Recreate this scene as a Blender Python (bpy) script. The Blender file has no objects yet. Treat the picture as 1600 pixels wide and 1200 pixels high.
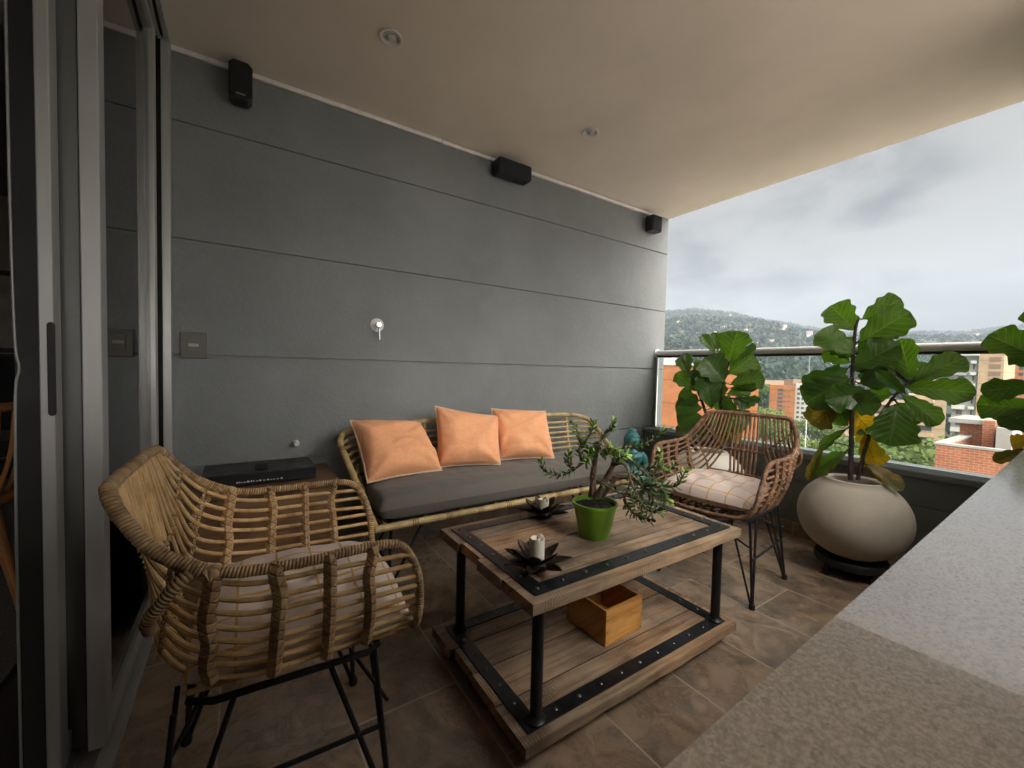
import bpy, math, random
import numpy as np
from mathutils import Vector, Matrix, noise
random.seed(7)
V = Vector
SC = bpy.context.scene
COL = SC.collection
rad = math.radians

# ---------------------------------------------------------------- camera, world, sun, exposure
CAM = V((0, 0, 1.025))
FPX = 645.44
ROT = Matrix(((0.834624429, 0.000853399, -0.550818785),
              (-0.550318705, 0.0439221502, -0.833798637),
              (0.0234815823, 0.999034592, 0.0371281411)))
cam = bpy.data.cameras.new('camera')
cam.sensor_width = 36.0
cam.lens = 36.0 * FPX / 1600.0
cam.clip_start = 0.01
cam.clip_end = 20000
cam.dof.use_dof = True
cam.dof.focus_distance = 1.9
cam.dof.aperture_fstop = 26
co = bpy.data.objects.new('camera', cam)
COL.objects.link(co)
co.matrix_world = Matrix.Translation(CAM) @ ROT.to_4x4()
SC.camera = co

SUN_EL, SUN_AZ = 40, -100          # azimuth from +X (out of the balcony) towards -Y
world = bpy.data.worlds.new("World")
SC.world = world
world.use_nodes = True
SC.view_settings.view_transform = 'Standard'
SC.view_settings.look = 'None'
SC.view_settings.gamma = 1.0
SC.view_settings.exposure = 1.75
SKY_BASE = 0.135


def N(nt, typ, ins=None, **props):
    n = nt.nodes.new(typ)
    for k, v in props.items():
        setattr(n, k, v)
    for k, v in (ins or {}).items():
        s = n.inputs[k]
        if isinstance(v, bpy.types.NodeSocket):
            nt.links.new(v, s)
        else:
            s.default_value = v
    return n


def ramp(nt, fac, stops, interp='LINEAR'):
    n = nt.nodes.new('ShaderNodeValToRGB')
    cr = n.color_ramp
    cr.interpolation = interp
    while len(cr.elements) < len(stops):
        cr.elements.new(0.5)
    for e, (p, c) in zip(cr.elements, stops):
        e.position = p
        if isinstance(c, (int, float)):
            c = (c, c, c)
        e.color = (*c, 1)
    nt.links.new(fac, n.inputs[0])
    return n.outputs[0]


def math_(nt, op, a, b=0.0, c=0.0):
    n = nt.nodes.new('ShaderNodeMath')
    n.operation = op
    for i, v in enumerate((a, b, c)):
        if isinstance(v, bpy.types.NodeSocket):
            nt.links.new(v, n.inputs[i])
        else:
            n.inputs[i].default_value = v
    return n.outputs[0]


def mix(nt, fac, a, b, blend='MIX'):
    n = nt.nodes.new('ShaderNodeMix')
    n.data_type = 'RGBA'
    n.blend_type = blend
    for s, v in ((n.inputs[0], fac), (n.inputs[6], a), (n.inputs[7], b)):
        if isinstance(v, bpy.types.NodeSocket):
            nt.links.new(v, s)
        elif isinstance(v, (int, float)):
            s.default_value = v
        else:
            s.default_value = (*v, 1)
    return n.outputs[2]


def build_world():
    nt = world.node_tree
    nt.nodes.clear()
    tc = N(nt, 'ShaderNodeTexCoord')
    d = tc.outputs['Generated']
    sky = N(nt, 'ShaderNodeTexSky', sky_type='NISHITA', sun_disc=False,
            sun_elevation=rad(SUN_EL), sun_rotation=rad(90 - SUN_AZ))
    sep = N(nt, 'ShaderNodeSeparateXYZ', {0: d})
    # overcast cloud layers
    mp = N(nt, 'ShaderNodeMapping', {'Vector': d, 'Scale': (1.0, 1.0, 1.9), 'Location': (0.35, 0.1, 0.2)})
    n1 = N(nt, 'ShaderNodeTexNoise', {'Vector': mp.outputs[0], 'Scale': 3.9, 'Detail': 7.0, 'Roughness': 0.52, 'Distortion': 0.15})
    n2 = N(nt, 'ShaderNodeTexNoise', {'Vector': mp.outputs[0], 'Scale': 1.3, 'Detail': 3.0})
    # a darker bank of cloud over the ridge to the left of the view
    bank = N(nt, 'ShaderNodeVectorMath', {0: d, 1: tuple(dirpx(1215, 385))}, operation='DOT_PRODUCT')
    bk = N(nt, 'ShaderNodeMapRange', {'Value': bank.outputs['Value'], 1: 0.950, 2: 0.985, 3: 0.0, 4: 1.1}, interpolation_type='SMOOTHSTEP').outputs[0]
    low = N(nt, 'ShaderNodeMapRange', {'Value': sep.outputs[2], 1: 0.06, 2: 0.26, 3: 0.85, 4: 0.0}, interpolation_type='SMOOTHSTEP').outputs[0]
    den = math_(nt, 'MAXIMUM', bk, low)
    cl = N(nt, 'ShaderNodeMapRange', {'Value': n1.outputs[0], 1: 0.37, 2: 0.63, 3: 0.0, 4: 1.0}, interpolation_type='SMOOTHSTEP').outputs[0]
    fac = math_(nt, 'MINIMUM', math_(nt, 'MULTIPLY', den, cl), 1.0)
    c = mix(nt, fac, (1.07, 1.0, .915), (0.37, 0.35, 0.325))
    soft = N(nt, 'ShaderNodeMapRange', {'Value': n2.outputs[0], 1: 0.35, 2: 0.65, 3: 0.94, 4: 1.04}).outputs[0]
    # overcast sky brighter towards the zenith, plus unseen glow added to fill the balcony
    zen = N(nt, 'ShaderNodeMapRange', {'Value': sep.outputs[2], 1: 0.45, 2: 0.95, 3: 1.0, 4: 3.6}, interpolation_type='SMOOTHSTEP').outputs[0]
    sd = V((math.cos(rad(SUN_EL)) * math.cos(rad(SUN_AZ)), math.cos(rad(SUN_EL)) * math.sin(rad(SUN_AZ)), math.sin(rad(SUN_EL))))
    sv = N(nt, 'ShaderNodeVectorMath', {0: d, 1: tuple(sd)}, operation='DOT_PRODUCT')
    glow = N(nt, 'ShaderNodeMapRange', {'Value': sv.outputs['Value'], 1: 0.22, 2: 1.0, 3: 0.0, 4: FILL_GLOW}, interpolation_type='SMOOTHSTEP').outputs[0]
    lum = math_(nt, 'MULTIPLY', math_(nt, 'ADD', zen, glow), math_(nt, 'MULTIPLY', soft, SKY_BASE))
    cloud = N(nt, 'ShaderNodeVectorMath', {0: c, 'Scale': lum}, operation='SCALE').outputs[0]
    clear = N(nt, 'ShaderNodeVectorMath', {0: sky.outputs[0], 'Scale': 0.1}, operation='SCALE').outputs[0]
    col = mix(nt, 0.985, clear, cloud)
    bg = N(nt, 'ShaderNodeBackground', {'Color': col, 'Strength': 1.0})
    out = N(nt, 'ShaderNodeOutputWorld', {'Surface': bg.outputs[0]})


FILL_GLOW = 25.0  # boost of the unseen sky round the sun, added as fill light


def dirpx(px, py):
    """unit view direction through a pixel of the 1600x1200 photograph"""
    return (ROT @ V((px - 800, 600 - py, -FPX))).normalized()


build_world()
sun = bpy.data.lights.new('sun', 'SUN')
sun.energy = 0.75
sun.angle = rad(50)
sun.color = (1.0, 0.96, 0.9)
so = bpy.data.objects.new('sun', sun)
COL.objects.link(so)
so.rotation_euler = V((math.cos(rad(SUN_EL)) * math.cos(rad(SUN_AZ)), math.cos(rad(SUN_EL)) * math.sin(rad(SUN_AZ)),
                       math.sin(rad(SUN_EL)))).to_track_quat('Z', 'Y').to_euler()
SC.cycles.max_bounces = 10
SC.cycles.diffuse_bounces = 5
SC.cycles.glossy_bounces = 4
SC.cycles.transmission_bounces = 6
SC.cycles.transparent_max_bounces = 12
SC.cycles.volume_bounces = 0
SC.cycles.use_denoising = True
SC.cycles.caustics_reflective = False
SC.cycles.caustics_refractive = False


def at(px, py, axis, val):
    """the world point where the sight line of a photo pixel meets the plane axis = val"""
    d = dirpx(px, py)
    return CAM + d * ((val - CAM[axis]) / d[axis])


def on(px, py, p0, dep=0.0):
    """the point of a sight line on an upright plane through p0 facing the camera, dep metres behind it"""
    n = V((p0[0] - CAM.x, p0[1] - CAM.y, 0)).normalized()
    d = dirpx(px, py)
    return CAM + d * (((V(p0) - CAM).dot(n) + dep) / d.dot(n))


# ---------------------------------------------------------------- object helpers
def tag(o, label=None, cat=None, group=None, kind=None):
    for k, v in (('label', label), ('category', cat), ('group', group), ('kind', kind)):
        if v:
            o[k] = v
    return o


def thing(name, label, cat, loc=(0, 0, 0), rz=0.0, group=None):
    o = bpy.data.objects.new(name, None)
    COL.objects.link(o)
    o.empty_display_size = 0.1
    o.location = loc
    o.rotation_euler = (0, 0, rz)
    return tag(o, label, cat, group)


class MB:
    """collects shapes with UVs and links them as one mesh object"""

    def __init__(s):
        s.v, s.f, s.uv, s.mi = [], [], [], []

    def face(s, idx, uv, mi=0):
        s.f.append(idx)
        s.uv.append(uv)
        s.mi.append(mi)

    def box(s, lo, hi, mi=0, rot=None, piv=None, uo=0.0, jit=0.0):
        x0, y0, z0 = lo
        x1, y1, z1 = hi
        b = len(s.v)
        c = [V((x, y, z)) for z in (z0, z1) for y in (y0, y1) for x in (x0, x1)]
        raw = [p.copy() for p in c]
        if jit:
            c = [p + V((random.uniform(-jit, jit), random.uniform(-jit, jit), random.uniform(-jit, jit))) for p in c]
        if rot is not None:
            pv = V(piv) if piv is not None else (V(lo) + V(hi)) / 2
            c = [rot @ (p - pv) + pv for p in c]
        s.v += c
        for q in ((0, 2, 3, 1), (4, 5, 7, 6), (0, 1, 5, 4), (2, 6, 7, 3), (0, 4, 6, 2), (1, 3, 7, 5)):
            uv = []
            for i in q:
                p = raw[i]
                uv.append((p.x + uo * 3.7, p.y + p.z * 1.0 + uo * 1.31))
            if q in ((0, 4, 6, 2), (1, 3, 7, 5)):
                uv = [(raw[i].y * .2 + uo * 3.7 + raw[i].x, raw[i].y + raw[i].z + uo * 1.31) for i in q]
            s.face([b + i for i in q], uv, mi)
        return s

    def tube(s, pts, r, seg=8, closed=False, mi=0, rf=None, cap=True, up=None):
        pts = [V(p) for p in pts]
        n = len(pts)
        b = len(s.v)
        L = 0.0
        lens = []
        fr = None
        for i, p in enumerate(pts):
            if closed:
                t = pts[(i + 1) % n] - pts[i - 1]
            else:
                t = pts[min(i + 1, n - 1)] - pts[max(i - 1, 0)]
            if t.length < 1e-9:
                t = V((0, 0, 1))
            t.normalize()
            if fr is None:
                a = V((0, 0, 1)) if abs(t.z) < 0.9 else V((1, 0, 0))
                fr = (a - t * a.dot(t)).normalized()
            else:
                fr = fr - t * fr.dot(t)
                if fr.length < 1e-6:
                    fr = t.orthogonal()
                fr.normalize()
            bi = t.cross(fr)
            if i:
                L += (p - pts[i - 1]).length
            lens.append(L)
            for k in range(seg):
                a = 2 * math.pi * k / seg
                rr = (r(i / max(1, n - 1)) if callable(r) else r)
                if rf:
                    rr *= rf(L, a)
                s.v.append(p + fr * (math.cos(a) * rr) + bi * (math.sin(a) * rr))
        m = n if closed else n - 1
        for i in range(m):
            j = (i + 1) % n
            l0, l1 = lens[i], lens[j] if j else L + (pts[0] - pts[-1]).length
            for k in range(seg):
                k2 = (k + 1) % seg
                s.face([b + i * seg + k, b + i * seg + k2, b + j * seg + k2, b + j * seg + k],
                       [(l0, k / seg), (l0, (k + 1) / seg), (l1, (k + 1) / seg), (l1, k / seg)], mi)
        if cap and not closed:
            s.face([b + k for k in range(seg)][::-1], [(0, 0)] * seg, mi)
            s.face([b + (n - 1) * seg + k for k in range(seg)], [(L, 0)] * seg, mi)
        return s

    def lathe(s, prof, seg=32, c=(0, 0, 0), mi=0, cap0=True, cap1=True, sy=1.0):
        b = len(s.v)
        n = len(prof)
        for r, z in prof:
            for k in range(seg):
                a = 2 * math.pi * k / seg
                s.v.append(V((c[0] + r * math.cos(a), c[1] + r * math.sin(a) * sy, c[2] + z)))
        L = 0
        for i in range(n - 1):
            l2 = L + math.hypot(prof[i + 1][0] - prof[i][0], prof[i + 1][1] - prof[i][1])
            for k in range(seg):
                k2 = (k + 1) % seg
                s.face([b + i * seg + k, b + i * seg + k2, b + (i + 1) * seg + k2, b + (i + 1) * seg + k],
                       [(k / seg, L), ((k + 1) / seg, L), ((k + 1) / seg, l2), (k / seg, l2)], mi)
            L = l2
        if cap0:
            s.face([b + k for k in range(seg)][::-1], [(0, 0)] * seg, mi)
        if cap1:
            s.face([b + (n - 1) * seg + k for k in range(seg)], [(0, 0)] * seg, mi)
        return s

    def grid(s, fn, nu, nv, mi=0, uvs=(1, 1)):
        b = len(s.v)
        for j in range(nv + 1):
            for i in range(nu + 1):
                s.v.append(V(fn(i / nu, j / nv)))
        for j in range(nv):
            for i in range(nu):
                a = b + j * (nu + 1) + i
                s.face([a, a + 1, a + nu + 2, a + nu + 1],
                       [(i / nu * uvs[0], j / nv * uvs[1]), ((i + 1) / nu * uvs[0], j / nv * uvs[1]),
                        ((i + 1) / nu * uvs[0], (j + 1) / nv * uvs[1]), (i / nu * uvs[0], (j + 1) / nv * uvs[1])], mi)
        return s

    def sphere(s, c, r, seg=10, rings=6, mi=0, sc=(1, 1, 1)):
        c = V(c)
        return s.grid(lambda u, v: c + V((math.cos(u * 2 * math.pi) * math.sin(v * math.pi) * r * sc[0],
                                          -math.sin(u * 2 * math.pi) * math.sin(v * math.pi) * r * sc[1],
                                          math.cos(v * math.pi) * r * sc[2])), seg, rings, mi)

    def prism(s, poly, z0, z1, mi=0, axis=2):
        """extrude a polygon; axis = extrusion axis"""
        b = len(s.v)
        n = len(poly)

        def pt(p, z):
            if axis == 2:
                return V((p[0], p[1], z))
            if axis == 0:
                return V((z, p[0], p[1]))
            return V((p[0], z, p[1]))
        for z in (z0, z1):
            for p in poly:
                s.v.append(pt(p, z))
        fl = axis == 1
        for i in range(n):
            j = (i + 1) % n
            q = [b + i, b + j, b + n + j, b + n + i]
            q = q[::-1] if fl else q
            s.face(q, [(s.v[k].x + s.v[k].y, s.v[k].z + s.v[k].y * .3) for k in q], mi)
        q0 = [b + i for i in range(n)][::-1]
        q1 = [b + n + i for i in range(n)]
        if fl:
            q0, q1 = q0[::-1], q1[::-1]
        for q in (q0, q1):
            s.face(q, [(s.v[k].x + s.v[k].y, s.v[k].z + s.v[k].y) for k in q], mi)
        return s

    def build(s, name, mats, parent=None, smooth=True, bevel=0.0, bseg=2, ang=40, local=False):
        me = bpy.data.meshes.new(name)
        me.from_pydata([tuple(v) for v in s.v], [], s.f)
        if not isinstance(mats, (list, tuple)):
            mats = [mats]
        for m in mats:
            me.materials.append(m)
        uvl = me.uv_layers.new(name='UVMap')
        flat = np.array([c for f in s.uv for uv in f for c in uv], dtype=np.float32)
        uvl.data.foreach_set('uv', flat)
        me.polygons.foreach_set('material_index', np.array(s.mi, dtype=np.int32))
        me.validate()
        if smooth:
            me.polygons.foreach_set('use_smooth', np.ones(len(me.polygons), dtype=bool))
            if ang:
                try:
                    me.set_sharp_from_angle(angle=rad(ang))
                except Exception:
                    pass
        me.update()
        o = bpy.data.objects.new(name, me)
        COL.objects.link(o)
        if parent is not None:
            o.parent = parent
            if local is False:
                # shapes were given in world space
                o.matrix_parent_inverse = (Matrix.Translation(parent.location) @ parent.rotation_euler.to_matrix().to_4x4()).inverted()
        if bevel:
            m = o.modifiers.new('edge', 'BEVEL')
            m.width = bevel
            m.segments = bseg
            m.limit_method = 'ANGLE'
            m.angle_limit = rad(40)
        return o


def smoothpath(pts, n=6, closed=False):
    pts = [V(p) for p in pts]
    m = len(pts)
    out = []
    rng = range(m if closed else m - 1)
    for i in rng:
        if closed:
            p0, p1, p2, p3 = pts[i - 1], pts[i], pts[(i + 1) % m], pts[(i + 2) % m]
        else:
            p1, p2 = pts[i], pts[i + 1]
            p0 = pts[i - 1] if i else p1 * 2 - p2
            p3 = pts[i + 2] if i + 2 < m else p2 * 2 - p1
        for k in range(n):
            t = k / n
            out.append(0.5 * ((2 * p1) + (p2 - p0) * t + (2 * p0 - 5 * p1 + 4 * p2 - p3) * t * t + (3 * p1 - p0 - 3 * p2 + p3) * t ** 3))
    if not closed:
        out.append(pts[-1])
    return out


# ---------------------------------------------------------------- materials
def mat(name, base=(.5, .5, .5), rough=.6, metal=0.0, spec=.5):
    m = bpy.data.materials.new(name)
    m.use_nodes = True
    nt = m.node_tree
    b = nt.nodes['Principled BSDF']
    b.inputs['Base Color'].default_value = (*base, 1)
    b.inputs['Roughness'].default_value = rough
    b.inputs['Metallic'].default_value = metal
    b.inputs['Specular IOR Level'].default_value = spec
    return m, nt, b


def setc(nt, b, sock, name='Base Color'):
    nt.links.new(sock, b.inputs[name])


def bump(nt, b, h, strength=.3, dist=.002):
    n = N(nt, 'ShaderNodeBump', {'Height': h, 'Strength': strength, 'Distance': dist})
    nt.links.new(n.outputs[0], b.inputs['Normal'])
    return n


def simple(name, base, rough=.6, metal=0., var=.12, scale=14., bstr=.12, bscale=180., bdist=.0008, spec=.5):
    """a plain paint / metal / plastic with slight mottling and a fine grain"""
    m, nt, b = mat(name, base, rough, metal, spec)
    tc = N(nt, 'ShaderNodeTexCoord').outputs['Object']
    n1 = N(nt, 'ShaderNodeTexNoise', {'Vector': tc, 'Scale': scale, 'Detail': 5.0, 'Roughness': .6}).outputs[0]
    lo = tuple(c * (1 - var) for c in base)
    hi = tuple(min(1, c * (1 + var)) for c in base)
    setc(nt, b, ramp(nt, n1, [(.3, lo), (.7, hi)]))
    r = N(nt, 'ShaderNodeMapRange', {'Value': n1, 1: .3, 2: .7, 3: max(.02, rough - .07), 4: min(1, rough + .07)})
    nt.links.new(r.outputs[0], b.inputs['Roughness'])
    if bstr:
        n2 = N(nt, 'ShaderNodeTexNoise', {'Vector': tc, 'Scale': bscale, 'Detail': 3.0}).outputs[0]
        bump(nt, b, n2, bstr, bdist)
    return m


def m_stucco(name, base, spec=.3):
    m, nt, b = mat(name, base, .62, 0, spec)
    tc = N(nt, 'ShaderNodeTexCoord').outputs['Object']
    big = N(nt, 'ShaderNodeTexNoise', {'Vector': tc, 'Scale': 2.2, 'Detail': 6.0, 'Roughness': .65}).outputs[0]
    fine = N(nt, 'ShaderNodeTexNoise', {'Vector': tc, 'Scale': 62., 'Detail': 4.0, 'Roughness': .6, 'Distortion': .8}).outputs[0]
    mid = N(nt, 'ShaderNodeTexNoise', {'Vector': tc, 'Scale': 28., 'Detail': 3.0}).outputs[0]
    c_ = ramp(nt, big, [(.3, tuple(c * .88 for c in base)), (.7, tuple(c * 1.1 for c in base))])
    rub = N(nt, 'ShaderNodeTexNoise', {'Vector': N(nt, 'ShaderNodeMapping', {'Vector': tc, 'Scale': (.5, 1, 2.2)}).outputs[0], 'Scale': 6.5, 'Detail': 8.0, 'Roughness': .75, 'Distortion': 1.0}).outputs[0]
    c_ = mix(nt, ramp(nt, rub, [(.54, 0.), (.76, .20)]), c_, tuple(min(1, c * 1.35) for c in base))
    chip = N(nt, 'ShaderNodeTexNoise', {'Vector': tc, 'Scale': 24., 'Detail': 2.0}).outputs[0]
    c_ = mix(nt, ramp(nt, chip, [(.80, 0.), (.82, .7)]), c_, (.55, .55, .53))
    setc(nt, b, c_)
    h = math_(nt, 'ADD', fine, math_(nt, 'MULTIPLY', mid, .6))
    bump(nt, b, h, .6, .005)
    return m


def m_floor():
    m, nt, b = mat('slate_tile', (.12, .09, .07), .3, 0, .65)
    tc = N(nt, 'ShaderNodeTexCoord').outputs['Object']
    mp = N(nt, 'ShaderNodeMapping', {'Vector': tc, 'Rotation': (0, 0, rad(90)), 'Location': (1.18, .05, 0)}).outputs[0]
    br = N(nt, 'ShaderNodeTexBrick', {'Vector': mp, 'Color1': (.35, .35, .35, 1), 'Color2': (.65, .65, .65, 1), 'Mortar': (0, 0, 0, 1),
                                      'Scale': 1.0, 'Mortar Size': .0032, 'Mortar Smooth': .1, 'Bias': 0., 'Brick Width': .60, 'Row Height': .32},
           offset=0.5, squash=1.0)
    # each tile shifts the slate pattern
    shift = N(nt, 'ShaderNodeVectorMath', {0: br.outputs['Color'], 1: (9., 5., 0)}, operation='MULTIPLY').outputs[0]
    pv = N(nt, 'ShaderNodeVectorMath', {0: tc, 1: shift}, operation='ADD').outputs[0]
    st = N(nt, 'ShaderNodeMapping', {'Vector': pv, 'Scale': (1.0, 0.9, 1)}).outputs[0]
    n1 = N(nt, 'ShaderNodeTexNoise', {'Vector': st, 'Scale': 3.2, 'Detail': 10.0, 'Roughness': .66, 'Distortion': .8}).outputs[0]
    n2 = N(nt, 'ShaderNodeTexNoise', {'Vector': st, 'Scale': 8., 'Detail': 9.0, 'Roughness': .68, 'Distortion': .9}).outputs[0]
    c = ramp(nt, n1, [(.30, (.11, .085, .065)), (.42, (.22, .165, .12)), (.50, (.36, .255, .17)), (.56, (.31, .24, .18)), (.66, (.22, .18, .145)), (.76, (.14, .115, .095))])
    vein = ramp(nt, n2, [(.36, 1.1), (.465, .78), (.50, .58), (.512, .90), (.60, 1.03), (.8, 1.2)])
    c = mix(nt, 1.0, c, vein, 'MULTIPLY')
    tone = ramp(nt, br.outputs['Color'], [(.3, .85), (.7, 1.15)])
    c = mix(nt, 1.0, c, tone, 'MULTIPLY')
    c = mix(nt, br.outputs['Fac'], c, (.46, .37, .28))
    setc(nt, b, c)
    r = ramp(nt, n2, [(.3, .20), (.7, .42)])
    nt.links.new(r, b.inputs['Roughness'])
    h = math_(nt, 'SUBTRACT', math_(nt, 'ADD', n1, math_(nt, 'MULTIPLY', n2, .5)), math_(nt, 'MULTIPLY', br.outputs['Fac'], .7))
    bump(nt, b, h, .22, .006)
    return m


def m_wood(name, cols, grain=(1.6, 20., 20.), rough=.62, bstr=.5, saw=True):
    """weathered plank; UV u runs along the grain, each plank sits elsewhere in UV space"""
    m, nt, b = mat(name, cols[1], rough, 0, .35)
    uv = N(nt, 'ShaderNodeUVMap').outputs[0]
    mp = N(nt, 'ShaderNodeMapping', {'Vector': uv, 'Scale': grain}).outputs[0]
    n1 = N(nt, 'ShaderNodeTexNoise', {'Vector': mp, 'Scale': 2.0, 'Detail': 8.0, 'Roughness': .62, 'Distortion': .5}).outputs[0]
    n2 = N(nt, 'ShaderNodeTexNoise', {'Vector': uv, 'Scale': 7.0, 'Detail': 5.0, 'Roughness': .6}).outputs[0]
    n3 = N(nt, 'ShaderNodeTexNoise', {'Vector': uv, 'Scale': 1.4, 'Detail': 1.0}).outputs[0]
    c = ramp(nt, n1, [(.30, cols[0]), (.48, cols[1]), (.60, cols[2]), (.75, cols[1])])
    stain = ramp(nt, n2, [(.32, .42), (.47, .95), (.7, 1.2)])
    c = mix(nt, .8, c, stain, 'MULTIPLY')
    c = mix(nt, 1.0, c, ramp(nt, n3, [(.35, (.74, .76, .80)), (.5, (1, 1, 1)), (.65, (1.25, 1.12, .98))]), 'MULTIPLY')
    h = n1
    if saw:
        wv = N(nt, 'ShaderNodeTexWave', {'Vector': uv, 'Scale': 34., 'Distortion': 5., 'Detail': 3., 'Detail Scale': 2.}, bands_direction='X').outputs['Fac']
        msk = ramp(nt, N(nt, 'ShaderNodeTexNoise', {'Vector': uv, 'Scale': 5., 'Detail': 2.}).outputs[0], [(.48, 0.), (.62, 1.)])
        cut = math_(nt, 'MULTIPLY', wv, msk)
        c = mix(nt, math_(nt, 'MULTIPLY', cut, .6), c, tuple(x * .45 for x in cols[0]))
        h = math_(nt, 'SUBTRACT', n1, math_(nt, 'MULTIPLY', cut, .5))
    setc(nt, b, c)
    bump(nt, b, h, bstr, .003)
    return m


def m_rattan(name, cols, wrap=False, cross=False):
    m, nt, b = mat(name, cols[1], .46, 0, .4)
    uv = N(nt, 'ShaderNodeUVMap').outputs[0]
    tc = N(nt, 'ShaderNodeTexCoord').outputs['Object']
    sp = N(nt, 'ShaderNodeSeparateXYZ', {0: uv})
    nz = N(nt, 'ShaderNodeTexNoise', {'Vector': tc, 'Scale': 26., 'Detail': 4., 'Roughness': .65}).outputs[0]
    nb = N(nt, 'ShaderNodeTexNoise', {'Vector': tc, 'Scale': 6., 'Detail': 2.}).outputs[0]
    c = ramp(nt, nz, [(.3, cols[0]), (.52, cols[1]), (.72, cols[2])])
    c = mix(nt, 1.0, c, ramp(nt, nb, [(.35, .78), (.65, 1.15)]), 'MULTIPLY')
    if wrap:
        ph = math_(nt, 'ADD', math_(nt, 'MULTIPLY', sp.outputs[0], 1 / .0062), sp.outputs[1])
        wob = math_(nt, 'ADD', ph, math_(nt, 'MULTIPLY', nz, .5))
        fr = math_(nt, 'FRACT', wob)
        prof = math_(nt, 'SINE', math_(nt, 'MULTIPLY', fr, math.pi))
        edge = ramp(nt, prof, [(.0, .34), (.35, 1.0)])
        c = mix(nt, 1.0, c, edge, 'MULTIPLY')
        strip = N(nt, 'ShaderNodeTexWhiteNoise', {'W': math_(nt, 'FLOOR', wob)}, noise_dimensions='1D').outputs[0]
        c = mix(nt, 1.0, c, ramp(nt, strip, [(0., .74), (1., 1.18)]), 'MULTIPLY')
        if cross:
            p2 = math_(nt, 'SUBTRACT', math_(nt, 'MULTIPLY', sp.outputs[0], 1 / .021), math_(nt, 'MULTIPLY', sp.outputs[1], 2.0))
            p3 = math_(nt, 'ADD', math_(nt, 'MULTIPLY', sp.outputs[0], 1 / .021), math_(nt, 'MULTIPLY', sp.outputs[1], 2.0))
            e2 = math_(nt, 'SINE', math_(nt, 'MULTIPLY', math_(nt, 'FRACT', p2), math.pi))
            e3 = math_(nt, 'SINE', math_(nt, 'MULTIPLY', math_(nt, 'FRACT', p3), math.pi))
            prof = math_(nt, 'MULTIPLY', ramp(nt, e2, [(0., 0.), (.45, 1.)]), ramp(nt, e3, [(0., 0.), (.45, 1.)]))
            c = mix(nt, 1.0, mix(nt, 1.0, ramp(nt, nz, [(.3, cols[0]), (.52, cols[1]), (.72, cols[2])]), ramp(nt, nb, [(.35, .7), (.65, 1.15)]), 'MULTIPLY'), ramp(nt, prof, [(0., .55), (.5, 1.05)]), 'MULTIPLY')
        bump(nt, b, prof, .8, .003)
    else:
        st = N(nt, 'ShaderNodeMapping', {'Vector': uv, 'Scale': (9., 5., 1)}).outputs[0]
        g = N(nt, 'ShaderNodeTexNoise', {'Vector': st, 'Scale': 3., 'Detail': 5.}).outputs[0]
        c = mix(nt, .6, c, ramp(nt, g, [(.35, .7), (.6, 1.1)]), 'MULTIPLY')
        bump(nt, b, g, .25, .001)
    setc(nt, b, c)
    return m


def m_cloth(name, base, rough=.9, scale=420., var=.1, check=None):
    m, nt, b = mat(name, base, rough, 0, .15)
    uv = N(nt, 'ShaderNodeUVMap').outputs[0]
    tc = N(nt, 'ShaderNodeTexCoord').outputs['Object']
    nz = N(nt, 'ShaderNodeTexNoise', {'Vector': tc, 'Scale': scale, 'Detail': 2.}).outputs[0]
    nl = N(nt, 'ShaderNodeTexNoise', {'Vector': tc, 'Scale': 9., 'Detail': 5., 'Roughness': .6, 'Distortion': .8}).outputs[0]
    c = ramp(nt, nz, [(.3, tuple(x * (1 - var) for x in base)), (.7, tuple(x * (1 + var) for x in base))])
    if check:
        sp = N(nt, 'ShaderNodeSeparateXYZ', {0: uv})
        ln = None
        for i in (0, 1):
            f = math_(nt, 'FRACT', math_(nt, 'ADD', math_(nt, 'MULTIPLY', sp.outputs[i], check[1]), .21 + math.sin(i) * .2))
            l = math_(nt, 'LESS_THAN', math_(nt, 'ABSOLUTE', math_(nt, 'SUBTRACT', f, .5)), check[2])
            ln = l if ln is None else math_(nt, 'MAXIMUM', ln, l)
        c = mix(nt, ln, c, check[0])
    setc(nt, b, c)
    h = math_(nt, 'ADD', math_(nt, 'MULTIPLY', nz, .12), nl)
    bump(nt, b, h, .35, .012)
    b.inputs['Sheen Weight'].default_value = .15
    return m


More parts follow.
